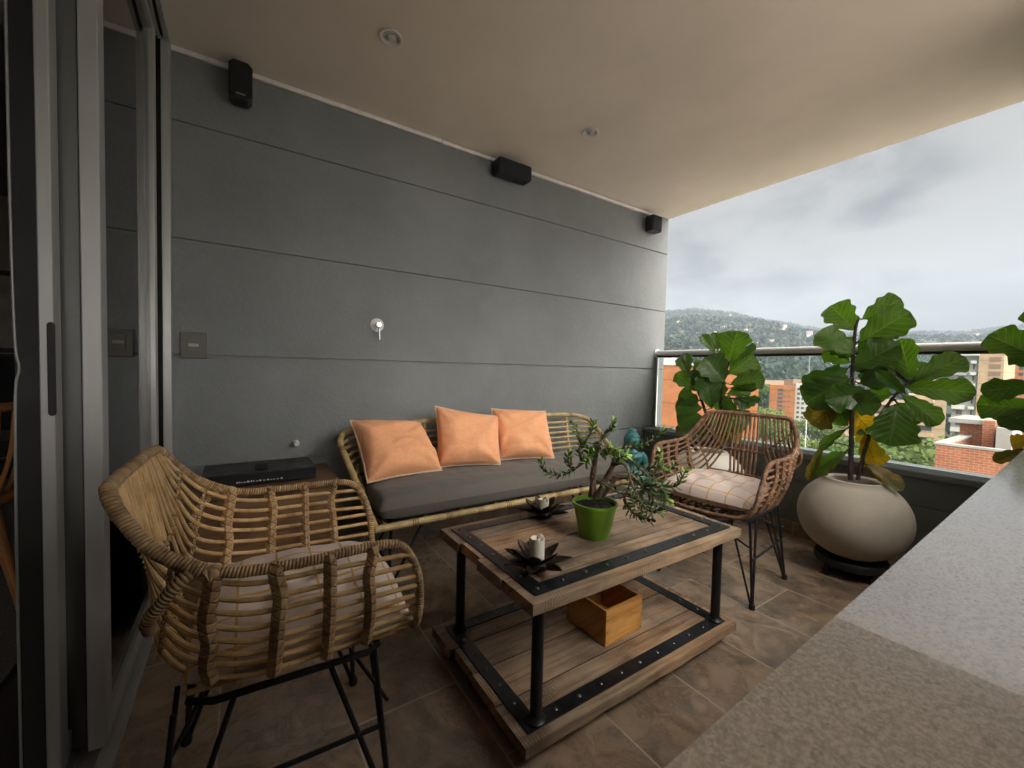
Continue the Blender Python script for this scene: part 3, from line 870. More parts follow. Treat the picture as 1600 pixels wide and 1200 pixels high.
def rattan_chair(loc, rz, label, m_rod, m_wr, m_cr, seed):
    rnd = random.Random(seed)
    t = thing('rattan_armchair', label, 'armchair', loc, rz, 'pair of rattan armchairs')
    NR = 8
    lo = [(.205, .256, .425), (.216, .06, .420), (.212, -.09, .428), (.172, -.195, .480), (.100, -.225, .615), (.074, -.264, .798)]
    hi = [(.264, .228, .628), (.270, .06, .634), (.266, -.07, .640), (.252, -.165, .680), (.226, -.222, .740), (.203, -.262, .795)]

    def ctrl(t_, sd):
        out = []
        for k, (a, b_) in enumerate(zip(lo, hi)):
            p = V(a).lerp(V(b_), t_)
            if k < 3:
                p.x += .016 * math.sin(math.pi * t_)
            if k == 0:
                p.y += .012 * math.sin(math.pi * t_)
            p.x *= sd
            out.append(p)
        return out
    rods = MB()
    for sd in (-1, 1):
        for k in range(NR):
            c = ctrl((k + .05) / (NR - .5), sd)
            c = [p + V((rnd.uniform(-.002, .002), rnd.uniform(-.002, .002), rnd.uniform(-.0025, .0025))) for p in c]
            c[-1].x = sd * .0184 * (k + 4)
            rods.tube(smoothpath(c, 7), .0053, 8)
    rods.build('side_canes', m_rod, t, local=True)
    cen = MB()
    for k in range(11):
        x = -.185 + .37 * k / 10
        if abs(k - 5) > 3:
            cen.tube([(x, .262, .398), (x, -.16, .405)], .0054, 8)
            continue
        xb = .0184 * (k - 5)
        cen.tube(smoothpath([(x, .264, .396), (x, .05, .395), (x * .9, -.13, .402), (x * .55, -.205, .46), (xb * 1.15, -.226, .60), (xb, -.265, .80)], 6), .0054, 8)
    cen.build('seat_canes', m_rod, t, local=True)
    # closed rim: back top, arms, down the fronts, across the seat front
    half = [(0, -.270, .806), (.15, -.268, .805), (.203, -.260, .797), (.230, -.235, .757), (.254, -.185, .700), (.268, -.10, .656),
            (.273, .02, .648), (.268, .14, .650), (.264, .205, .642), (.258, .240, .605), (.250, .262, .54), (.232, .268, .455), (.190, .268, .408), (.09, .274, .392)]
    loop = half + [(0, .276, .390)] + [(-x, y, z) for x, y, z in half[:0:-1]]
    path = smoothpath(loop, 14, True)
    rim = MB()
    rim.tube(path, lambda q: .0118 if (q < .17 or q > .83) else .0096, 12, True, rf=wrapr)
    rim.build('rim', m_wr, t, local=True)
    # wrapped ribs binding the arm canes
    for sd in (-1, 1):
        for yy, rr in ((.150, .0115), (.070, .0118), (-.015, .0125), (-.125, .0130)):
            rb = MB()
            pts = []
            for q in range(6):
                tt = q / 5 * 1.04 - .02
                a = smoothpath(ctrl(tt, sd), 12)
                p = min(a[:30], key=lambda v: abs(v.y - yy))
                pts.append(p + V((sd * .004, 0, 0)))
            pts.append(V((sd * .271, yy, .655)))
            rb.tube(smoothpath(pts, 8), rr, 10, rf=lambda L, a: 1.08 + .10 * math.sin(2 * math.pi * L / .026 + a * 2) * math.sin(2 * math.pi * L / .026 - a * 2 + 1))
            rb.build('rib', m_cr, t, local=True)
        kn = MB()
        kn.tube(smoothpath([(sd * .258, -.135, .675), (sd * .274, -.165, .65), (sd * .262, -.20, .60), (sd * .232, -.205, .565)], 6), .011, 10, rf=wrapr)
        kn.build('knot', m_wr, t, local=True)
    lash = MB()
    for sfrac in (.62, .80):
        allp = []
        for sd in (-1, 1):
            row = []
            for k in range(NR):
                a = smoothpath(ctrl((k + .05) / (NR - .5), sd), 10)
                row.append(a[int(sfrac * (len(a) - 1))])
            allp.append(row)
        left = allp[0][::-1]
        line = left + [V((x * .4, allp[1][0].y, allp[1][0].z)) for x in (-.14, -.07, 0, .07, .14)] + allp[1]
        lash.tube(smoothpath(line, 4), .0042, 7, rf=lambda L, a: 1 + .25 * math.sin(2 * math.pi * L / .011 + a))
        for p in line:
            for s_ in (1, -1):
                lash.tube([p + V((-.009, -.004, -.009 * s_)), p + V((0, .008, 0)), p + V((.009, -.004, .009 * s_))], .0022, 5)
    lash.build('lashing', m_wr, t, local=True)
    # steel base
    fr = MB()
    ring = [(.175, .19, .374), (.19, .165, .374), (.185, -.12, .374), (.165, -.16, .374), (-.165, -.16, .374), (-.185, -.12, .374), (-.19, .165, .374), (-.175, .19, .374)]
    fr.tube(ring, .0075, 8, True)
    fr.build('base_frame', M['black_metal'], t, local=True)
    for sx in (-1, 1):
        for sy in (-1, 1):
            ft = V((sx * .222, sy * .212 + .0, .012))
            lg = MB()
            lg.tube([(sx * .188, sy * .18, .374), ft], .0058, 8).tube([(sx * .182, sy * .085 + .0, .374), ft + V((0, -.004 * sy, 0))], .0058, 8)
            lg.tube([(sx * .105, sy * .185, .374), ft + V((-.004 * sx, 0, 0))], .0048, 8)
            L = lg.build('leg', M['black_metal'], t, local=True)
            pd = MB().lathe([(.011, 0), (.013, .004), (.013, .016), (.009, .024)], 12, (ft.x, ft.y, 0)).build('foot_pad', M['gasket'], None)
            pd.parent = L
        st = MB()
        st.tube([(sx * .203, .197, .20), (sx * .203, -.197, .20)], .0055, 8)
        st.build('stretcher', M['black_metal'], t, local=True)
    for sy in (-1, 1):
        MB().tube(smoothpath([(-.21, sy * .205, .26), (0, sy * .15, .30), (.21, sy * .205, .26)], 6), .0045, 8).build('brace', M['black_metal'], t, local=True)
    return t


def tufted_cushion(name, loc, rz, label, cat, size=.40, hgt=.085, mm=None, tilt=0.):
    t = MB()
    bt = [(-.22, -.22), (.22, -.22), (-.22, .22), (.22, .22), (0, 0)]

    def f(u, v, sgn):
        x, y = u * 2 - 1, v * 2 - 1
        ex = (1 - abs(x) ** 3.2) * (1 - abs(y) ** 3.2)
        z = max(0, ex) ** .42
        d = 0
        for bx, by in bt:
            d += .55 * math.exp(-((x - bx * 1.7) ** 2 + (y - by * 1.7) ** 2) / .035)
        z *= (1 - .85 * min(d, .8) * (1 if sgn > 0 else .2))
        wr = noise.noise(V((x * 3.1, y * 3.1, 4 + sgn))) * .08 + noise.noise(V((x * 8, y * 8, 9 + sgn))) * .035
        k = 1 - .05 * (abs(x * y)) - .03 * (1 - abs(x)) * 0
        return V((x * size / 2 * k, y * size / 2 * k, sgn * (z + wr * z) * hgt * (.62 if sgn > 0 else .38) + hgt * .38))
    t.grid(lambda u, v: f(u, v, 1), 44, 44)
    t.grid(lambda u, v: f(1 - u, v, -1), 44, 44)
    o = t.build(name, mm or M['check'], ang=None)
    o.location = loc
    o.rotation_euler = (tilt, 0, rz)
    return tag(o, label, cat, 'checked seat cushions')


LC = V((.085, 1.132, 0))
rattan_chair(LC, rad(-90 - 2), 'honey coloured rattan armchair on black hairpin legs beside the glass door', M['rattan'], M['rattan_wrap'], M['rattan_cross'], 3)
tufted_cushion('seat_cushion', LC + V((.045, .0, .398)), rad(-92), 'tufted white cushion with ochre checks on the near honey rattan chair', 'cushion', .45, .112)
RC = V((2.048, 1.13, 0))
rattan_chair(RC, rad(90 + 7), 'reddish brown rattan armchair on black hairpin legs in front of a fig tree', M['rattan2'], M['rattan2_wrap'], M['rattan2_cross'], 5)
tufted_cushion('seat_cushion', RC + V((-.045, .0, .404)), rad(97), 'tufted pale cushion with ochre checks on the reddish brown chair', 'cushion', .45, .112)


# ---------------------------------------------------------------- sofa
def sofa():
    x0, x1 = .483, 2.11
    cx = (x0 + x1) / 2
    t = thing('bamboo_sofa', 'bamboo frame sofa with dark grey seat along the grey wall', 'sofa', (cx, 1.98, 0))
    hl = [(x0, 1.75, .330), (x0 - .022, 1.90, .432), (x0 - .05, 2.09, .565), (x0 - .062, 2.185, .632), (x0 - .03, 2.245, .672), (x0 + .05, 2.272, .692), (x0 + .2, 2.285, .702), (cx - .2, 2.29, .708)]
    arm = smoothpath(hl, 8)
    full = arm + [V((2 * cx - p.x, p.y, p.z)) for p in arm[::-1]]
    MB().tube(full, .0155, 14).build('top_rail', M['bamboo'], t)
    MB().tube([(x0, 1.75, .330), (x1, 1.75, .330)], .0155, 14).build('front_rail', M['bamboo'], t)
    for xx in (x0, x1):
        MB().sphere((xx, 1.75, .33), .0156, 12, 8).build('corner_joint', M['bamboo'], t)
    x = x0 + .17
    while x < x1 - .05:
        rg = MB()
        for d in (-.011, 0, .011):
            rg.tube([(x + d - .002, 1.75, .33), (x + d + .002, 1.75, .33)], .0172, 14)
        rg.build('cane_binding', M['bamboo_ring'], t)
        x += .165
    acc = 0
    for i in range(1, len(full)):
        acc += (full[i] - full[i - 1]).length
        if acc > .24:
            acc = 0
            rg = MB()
            dr = (full[i] - full[i - 1]).normalized()
            for d in (-.011, 0, .011):
                rg.tube([full[i] + dr * (d - .002), full[i] + dr * (d + .002)], .0172, 14)
            rg.build('cane_binding', M['bamboo_ring'], t)
    cn = MB()
    for k in range(9):
        f = (k + .6) / 9.6
        p = arm[int(f * 26)]
        zz = .345 + (.695 - .345) * f * .97
        yb = 2.215 + .06 * f
        xs = x0 + .03 - .055 * f
        hl2 = [p, (xs - .0, p.y + (yb - p.y) * .45, zz - .0 + (p.z - zz) * .35), (xs + .02, yb - .05, zz), (xs + .10, yb, zz), (xs + .3, yb + .004, zz), (cx, yb + .008, zz + .004)]
        a = smoothpath(hl2, 7)
        cn.tube(a + [V((2 * cx - q.x, q.y, q.z)) for q in a[-2::-1]], .0082, 8)
    cn.build('back_canes', M['bamboo'], t)
    for xx in (x0 + .12, x0 + .42, cx - .24, cx + .24, x1 - .42, x1 - .12):
        MB().tube([(xx, 2.205, .325), (xx, 2.262, .53), (xx, 2.292, .70)], .010, 10).build('back_post', M['bamboo'], t)
    bs = MB()
    for k in range(9):
        xx = x0 + .05 + (x1 - x0 - .1) * k / 8
        bs.tube([(xx, 1.755, .326), (xx, 2.21, .318)], .008, 8)
    bs.build('seat_slats', M['bamboo'], t)
    for xx in (x0 + .09, x1 - .09):
        for yy in (1.83, 2.14):
            sg = 1 if xx > cx else -1
            lg = MB()
            lg.tube([(xx, yy, .315), (xx + sg * .015, yy + (.03 if yy > 2 else -.02), 0.004)], .0075, 8)
            lg.tube([(xx - sg * .16, yy, .315), (xx + sg * .015, yy + (.03 if yy > 2 else -.02), 0.012)], .0065, 8)
            lg.build('leg', M['black_metal'], t)
        MB().tube([(xx, 1.80, .315), (xx, 2.17, .315)], .0075, 8).build('cross_bar', M['black_metal'], t)
    MB().tube([(x0 + .09, 1.83, .313), (x1 - .09, 1.83, .313)], .0075, 8).tube([(x0 + .10, 1.83, .10), (x0 + .10, 2.15, .10)], .006, 8).build('under_rail', M['black_metal'], t)
    # seat mattress
    cs = MB()
    W_, D_, z0, z1 = x1 - x0 - .035, .455, .338, .462

    def f(u, v, sg):
        x, y = u * 2 - 1, v * 2 - 1
        ex = max(0., (1 - abs(x) ** 22) * (1 - abs(y) ** 9)) ** .36
        z = (.5 + .5 * ex * sg)
        wr = 0
        if sg > 0:
            wr = .006 * noise.noise(V((x * 7, y * 2.4, 2))) + .004 * noise.noise(V((x * 16, y * 5, 5)))
            wr += .010 * ex * (1 - x * x * .6) * (1 - y * y)
            wr -= .006 * math.exp(-((x - .12 + y * .12) / .02) ** 2) * max(0, 1 - abs(y - .1) * 1.6)
            wr -= .005 * math.exp(-((x - .22 + y * .2) / .02) ** 2) * max(0, 1 - abs(y - .1) * 1.6)
        kx = 1 - .012 * (1 - ex)
        return V((cx + x * W_ / 2, 1.985 + y * D_ / 2 - .003 * sg * 0, z0 + (z1 - z0) * z + wr * ex))
    cs.grid(lambda u, v: f(u, v, 1), 90, 36, uvs=(1.6, .45))
    cs.grid(lambda u, v: f(1 - u, v, -1), 90, 36, uvs=(1.6, .45))
    m = cs.build('seat_mattress', M['grey_cloth'], None, ang=None)
    tag(m, 'long dark taupe seat mattress lying on the bamboo sofa', 'mattress')
    pp = []
    for q in np.linspace(0, 1, 240):
        a = q * 4
        s_, fr_ = int(a) % 4, a - int(a)
        c = [(-1, -1), (1, -1), (1, 1), (-1, 1)]
        xa, ya = c[s_]
        xb, yb = c[(s_ + 1) % 4]
        pp.append(V((cx + (xa + (xb - xa) * fr_) * (W_ / 2 - .003), 1.985 + (ya + (yb - ya) * fr_) * (D_ / 2 - .003), .440)))
    return t


sofa()


def pillow(tl, tr, bl, br, thick, label, seed):
    tl, tr, bl, br = map(V, (tl, tr, bl, br))
    nrm = (br - bl).cross(tl - bl).normalized()
    if nrm.y > 0:
        nrm = -nrm
    cen = (tl + tr + bl + br) / 4
    t = MB()

    def P(u, v, sg):
        x, y = u * 2 - 1, v * 2 - 1
        # concave sides between pointed corners
        k = 1 - .055 * (1 - y * y) * abs(x) ** 3
        k2 = 1 - .055 * (1 - x * x) * abs(y) ** 3
        uu, vv = .5 + x * k * .5, .5 + y * k2 * .5
        p = bl.lerp(br, uu).lerp(tl.lerp(tr, uu), vv)
        e = max(0., (1 - x ** 4) * (1 - y ** 4)) ** .55
        e *= (1 - .25 * (x * x * y * y))
        wr = .10 * noise.noise(V((x * 2 + seed, y * 2, 1))) + .09 * noise.noise(V((x * 3.5, y * 7 + seed, 3))) * abs(x) + .04 * noise.noise(V((x * 8 + seed, y * 3.5, 3))) * abs(y)
        for qx, qy in ((-1, -1), (1, -1), (-1, 1), (1, 1)):
            dx, dy = (x - qx) * -qx, (y - qy) * -qy
            dd = math.hypot(dx, dy)
            an = math.atan2(dy, dx + 1e-6)
            wr += .13 * math.sin(an * (9 + (seed + qx) % 3) + seed * 2 + qy) * math.exp(-dd * 1.5) * min(1, dd * 3)
        wr += .10 * noise.noise(V((x * 1.6 + y * 1.2 + seed, y * 5.5 - x * 2, 7.7)))
        sag = .22 * (-y) * (1 - y * y)
        return p + nrm * (sg * thick * e * (1 + wr + sag) * .5)
    t.grid(lambda u, v: P(u, v, 1), 40, 40, uvs=(.4, .4))
    t.grid(lambda u, v: P(1 - u, v, -1), 40, 40, uvs=(.4, .4))
    root = thing('throw_pillow', label, 'pillow', cen, 0, 'apricot throw pillows')
    t.build('cover', M['orange'], root, ang=None)
    pts = [P(q, 0, 1) for q in np.linspace(0, 1, 24)] + [P(1, q, 1) for q in np.linspace(0, 1, 24)][1:] + [P(q, 1, 1) for q in np.linspace(1, 0, 24)][1:] + [P(0, q, 1) for q in np.linspace(1, 0, 24)][1:-1]
    MB().tube(pts, .0042, 8, True).build('piping', M['piping'], root)


pillow((.470, 2.20, .742), (.845, 2.20, .708), (.500, 1.966, .474), (.905, 2.03, .474), .19, 'apricot pillow slumped at the left end of the sofa', 1)
pillow((.935, 2.21, .800), (1.340, 2.17, .728), (.905, 2.09, .474), (1.245, 1.985, .476), .19, 'apricot pillow standing tallest in the middle of the three', 2)
pillow((1.318, 2.225, .772), (1.735, 2.205, .742), (1.285, 2.09, .474), (1.635, 1.98, .474), .19, 'apricot pillow nearest the jade plant, behind the middle pillow', 3)


# ---------------------------------------------------------------- coffee table
TX0, TX1, TY0, TY1, TZ = .6035, 1.573, .796, 1.356, .444
TH = .031
SZ = .083


def table():
    t = thing('coffee_table', 'industrial coffee table of worn planks with riveted black iron straps', 'coffee table', ((TX0 + TX1) / 2, (TY0 + TY1) / 2, 0))

    def planks(z1, th, x0, x1, y0, y1, seed):
        r = random.Random(seed)
        b = MB()
        cuts = [0, .26, .51, .74, 1.0]
        for k in range(4):
            ya, yb = y0 + (y1 - y0) * cuts[k] + (.0026 if k else 0), y0 + (y1 - y0) * cuts[k + 1] - (.0026 if k < 3 else 0)
            dx0, dx1 = r.uniform(-.012, .010), r.uniform(-.010, .012)
            if k == 0:
                dx0 = dx1 = 0
            # wavy sawn edges: the plank is a chain of short sections
            n = 14
            pr = []
            for i in range(n + 1):
                x = x0 + dx0 + (x1 + dx1 - x0 - dx0) * i / n
                oy = r.uniform(-.0018, .0018) if k in (0, 3) else 0
                oz = r.uniform(-.0006, .0006)
                pr.append((x, ya + (oy if k == 0 else 0), yb + (oy if k == 3 else 0), z1 - th + r.uniform(-.0015, .0015), z1 + oz))
            base = len(b.v)
            for x, a, c, za, zb in pr:
                b.v += [V((x, a, za)), V((x, c, za)), V((x, c, zb)), V((x, a, zb))]
            uo = seed * 2.3 + k

            def uvf(i):
                p = b.v[i]
                return (p.x + uo * 3.7, p.y + p.z + uo * 1.31)
            for i in range(n):
                for e in range(4):
                    q = [base + i * 4 + e, base + (i + 1) * 4 + e, base + (i + 1) * 4 + (e + 1) % 4, base + i * 4 + (e + 1) % 4]
                    q = q[::-1]
                    b.face(q, [uvf(j) for j in q])
            for q in ([base, base + 1, base + 2, base + 3], [base + n * 4 + j for j in (3, 2, 1, 0)]):
                b.face(q, [(b.v[j].z * 2 + uo * 3.7, b.v[j].y + b.v[j].z + uo * 1.31) for j in q])
        for cq in cuts[1:-1]:
            yc = y0 + (y1 - y0) * cq
            b.box((x0 + .02, yc - .0024, z1 - th * .8), (x1 - .02, yc + .0024, z1 - .0016), mi=1)
        return b
    planks(TZ, TH, TX0, TX1, TY0, TY1, 1).build('tabletop', [M['wood'], M['soil']], t, smooth=False, bevel=.0012)
    planks(SZ, TH, TX0 - .012, TX1 - .005, TY0, TY1 + .012, 2).build('lower_shelf', [M['wood'], M['soil']], t, smooth=False, bevel=.0012)

    def strap(z, x0, x1, y0, y1, w, nx, ny):
        b = MB()
        b.prism([(x0 + .01, y0), (x1 - .01, y0), (x1, y0 + .01), (x1, y1 - .01), (x1 - .01, y1), (x0 + .01, y1), (x0, y1 - .01), (x0, y0 + .01)], z, z + .0035)
        # cut the middle out: rebuild as a ring
        b = MB()
        o = [(x0, y0), (x1, y0), (x1, y1), (x0, y1)]
        i_ = [(x0 + w, y0 + w), (x1 - w, y0 + w), (x1 - w, y1 - w), (x0 + w, y1 - w)]
        for k in range(4):
            j = (k + 1) % 4
            b.prism([o[k], o[j], i_[j], i_[k]], z + .0005, z + .004)
        for k in range(nx):
            x = x0 + w * .5 + (x1 - x0 - w) * k / (nx - 1)
            for y in (y0 + w * .5, y1 - w * .5):
                b.sphere((x, y, z + .004), .0062, 10, 5, mi=1, sc=(1, 1, .6))
        for k in range(1, ny - 1):
            y = y0 + w * .5 + (y1 - y0 - w) * k / (ny - 1)
            for x in (x0 + w * .5, x1 - w * .5):
                b.sphere((x, y, z + .004), .0062, 10, 5, mi=1, sc=(1, 1, .6))
        return b
    strap(TZ, TX0 + .028, TX1 - .028, TY0 + .028, TY1 - .028, .046, 11, 7).build('riveted_strap', [M['iron'], M['rivet']], t)
    strap(SZ, TX0 + .016, TX1 - .033, TY0 + .028, TY1 - .016, .046, 11, 7).build('riveted_strap', [M['iron'], M['rivet']], t)
    for x in (TX0 + .058, TX1 - .062):
        for y in (TY0 + .052, TY1 - .052):
            b = MB()
            b.tube([(x, y, SZ + .004), (x, y, TZ - TH - .001)], .0165, 18)
            b.lathe([(.027, 0), (.027, .006), (.019, .012), (.0168, .020)], 18, (x, y, SZ + .004))
            b.build('leg', M['black_metal'], t)
            c = MB().tube([(x - .012, y + .015, .022), (x + .012, y + .015, .022)], .022, 14).box((x - .016, y - .01, .026), (x + .016, y + .02, SZ - TH - .001))
            c.build('caster', M['gasket'], t)


table()

# wooden box on the shelf
bx = thing('wooden_box', 'open varnished wooden box on the lower shelf of the coffee table', 'box', (1.06, .99, SZ))


def wbox():
    z0 = SZ + .0005
    f, r, l = at(946, 1012, 2, z0), at(1002, 982, 2, z0), at(882, 968, 2, z0)
    x0, y0 = f.x, f.y
    wx, wy = (r - f).length, (l - f).length
    hz = at(949, 946, 0, x0 + .0)
    H = .125
    a = math.atan2(r.y - f.y, r.x - f.x)
    Rm = Matrix.Rotation(a, 3, 'Z')
    th = .011
    for nm, lo, hi in (('front_panel', (0, 0, 0), (wx, th, H)), ('back_panel', (0, wy - th, 0), (wx, wy, H)), ('side_panel', (0, th + .0004, 0), (th, wy - th - .0004, H)),
                       ('side_panel', (wx - th, th + .0004, 0), (wx, wy - th - .0004, H)), ('bottom', (th + .0004, th + .0004, 0.0), (wx - th - .0004, wy - th - .0004, .008))):
        b = MB()
        b.box(lo, hi, uo=random.uniform(0, 5))
        b.v = [Rm @ p + V((x0, y0, z0)) for p in b.v]
        o = b.build(nm, M['crate'], bx, smooth=False, bevel=.0012)
    for px_, pz_ in ((.008, .012), (.008, .05), (.008, .09), (wx - .008, .012), (wx - .008, .06), (wx - .008, .10), (wx * .6, .008)):
        MB().sphere(Rm @ V((px_, -.0002, pz_)) + V((x0, y0, z0)), .0018, 8, 5).build('nail_head', M['gasket'], bx)


wbox()


# lotus candle holders and candles
def lotus(px, py, label, clabel, r, rz, ch):
    c = at(px, py, 2, TZ + .0045)
    t = thing('lotus_holder', label, 'candle holder', (c.x, c.y, TZ + .0045), rz, 'lotus candle holders')
    for ring_, (n, L, wd, tilt, z) in enumerate(((7, .098, .040, 16, .004), (6, .078, .038, 40, .012))):
        for k in range(n):
            a = 2 * math.pi * (k + .5 * ring_) / n
            b = MB()

            def f(u, v):
                s_ = v
                wdt = wd * (math.sin(math.pi * min(1, (s_ * .92 + .08) ** .85)) ** .8) * (1 if s_ < .98 else .1)
                x = (u - .5) * wdt
                rr = .012 + L * s_ * math.cos(rad(tilt) * (.5 + .5 * s_))
                zz = z + L * s_ * math.sin(rad(tilt) * (.55 + .45 * s_)) + abs(u - .5) ** 2 * .05 * wdt / wd - 0.003 * (s_ < .1)
                return V((math.cos(a) * rr - math.sin(a) * x, math.sin(a) * rr + math.cos(a) * x, zz))
            b.grid(f, 8, 14)
            o = b.build('petal', M['petal'], t, local=True)
            sm = o.modifiers.new('sheet', 'SOLIDIFY')
            sm.thickness = .0014
    MB().lathe([(.001, 0.0), (.034, 0.0), (.036, .006), (.030, .020), (.001, .020)], 24).build('cup', M['petal'], t, local=True)
    k = thing('candle', clabel, 'candle', (c.x, c.y, TZ + .025), 0, 'cream pillar candles')
    pr = [(.001, 0), (.0215, 0), (.0225, .002)]
    b = MB()

    def g(u, v):
        a = u * 2 * math.pi
        top = ch + .003 * math.sin(a * 2 + 1) + .002 * math.sin(a * 5)
        if v < .6:
            return V((.0225 * math.cos(a), .0225 * math.sin(a), top * v / .6))
        if v < .75:
            q = (v - .6) / .15
            return V(((.0225 - .004 * q) * math.cos(a), (.0225 - .004 * q) * math.sin(a), top + .0005 * math.sin(q * 3.14)))
        q = (v - .75) / .25
        return V(((.0185 * (1 - q)) * math.cos(a), (.0185 * (1 - q)) * math.sin(a), top - .010 * min(1, q * 3)))
    b.grid(g, 32, 20)
    b.build('wax', M['wax'], k, local=True, ang=60)
    MB().tube([(0, 0, ch - .012), (.001, 0, ch - .004), (.003, .001, ch + .003)], .0011, 6).build('wick', M['wick'], k, local=True)


lotus(838, 886, 'dark metal lotus candle holder on the table corner nearest the iron strap joint', 'cream pillar candle in the lotus holder nearer the table corner', 1, .3, .066)
lotus(848, 806, 'dark metal lotus candle holder beside the table edge near the sofa', 'cream pillar candle in the lotus holder nearer the sofa', 1, .75, .046)


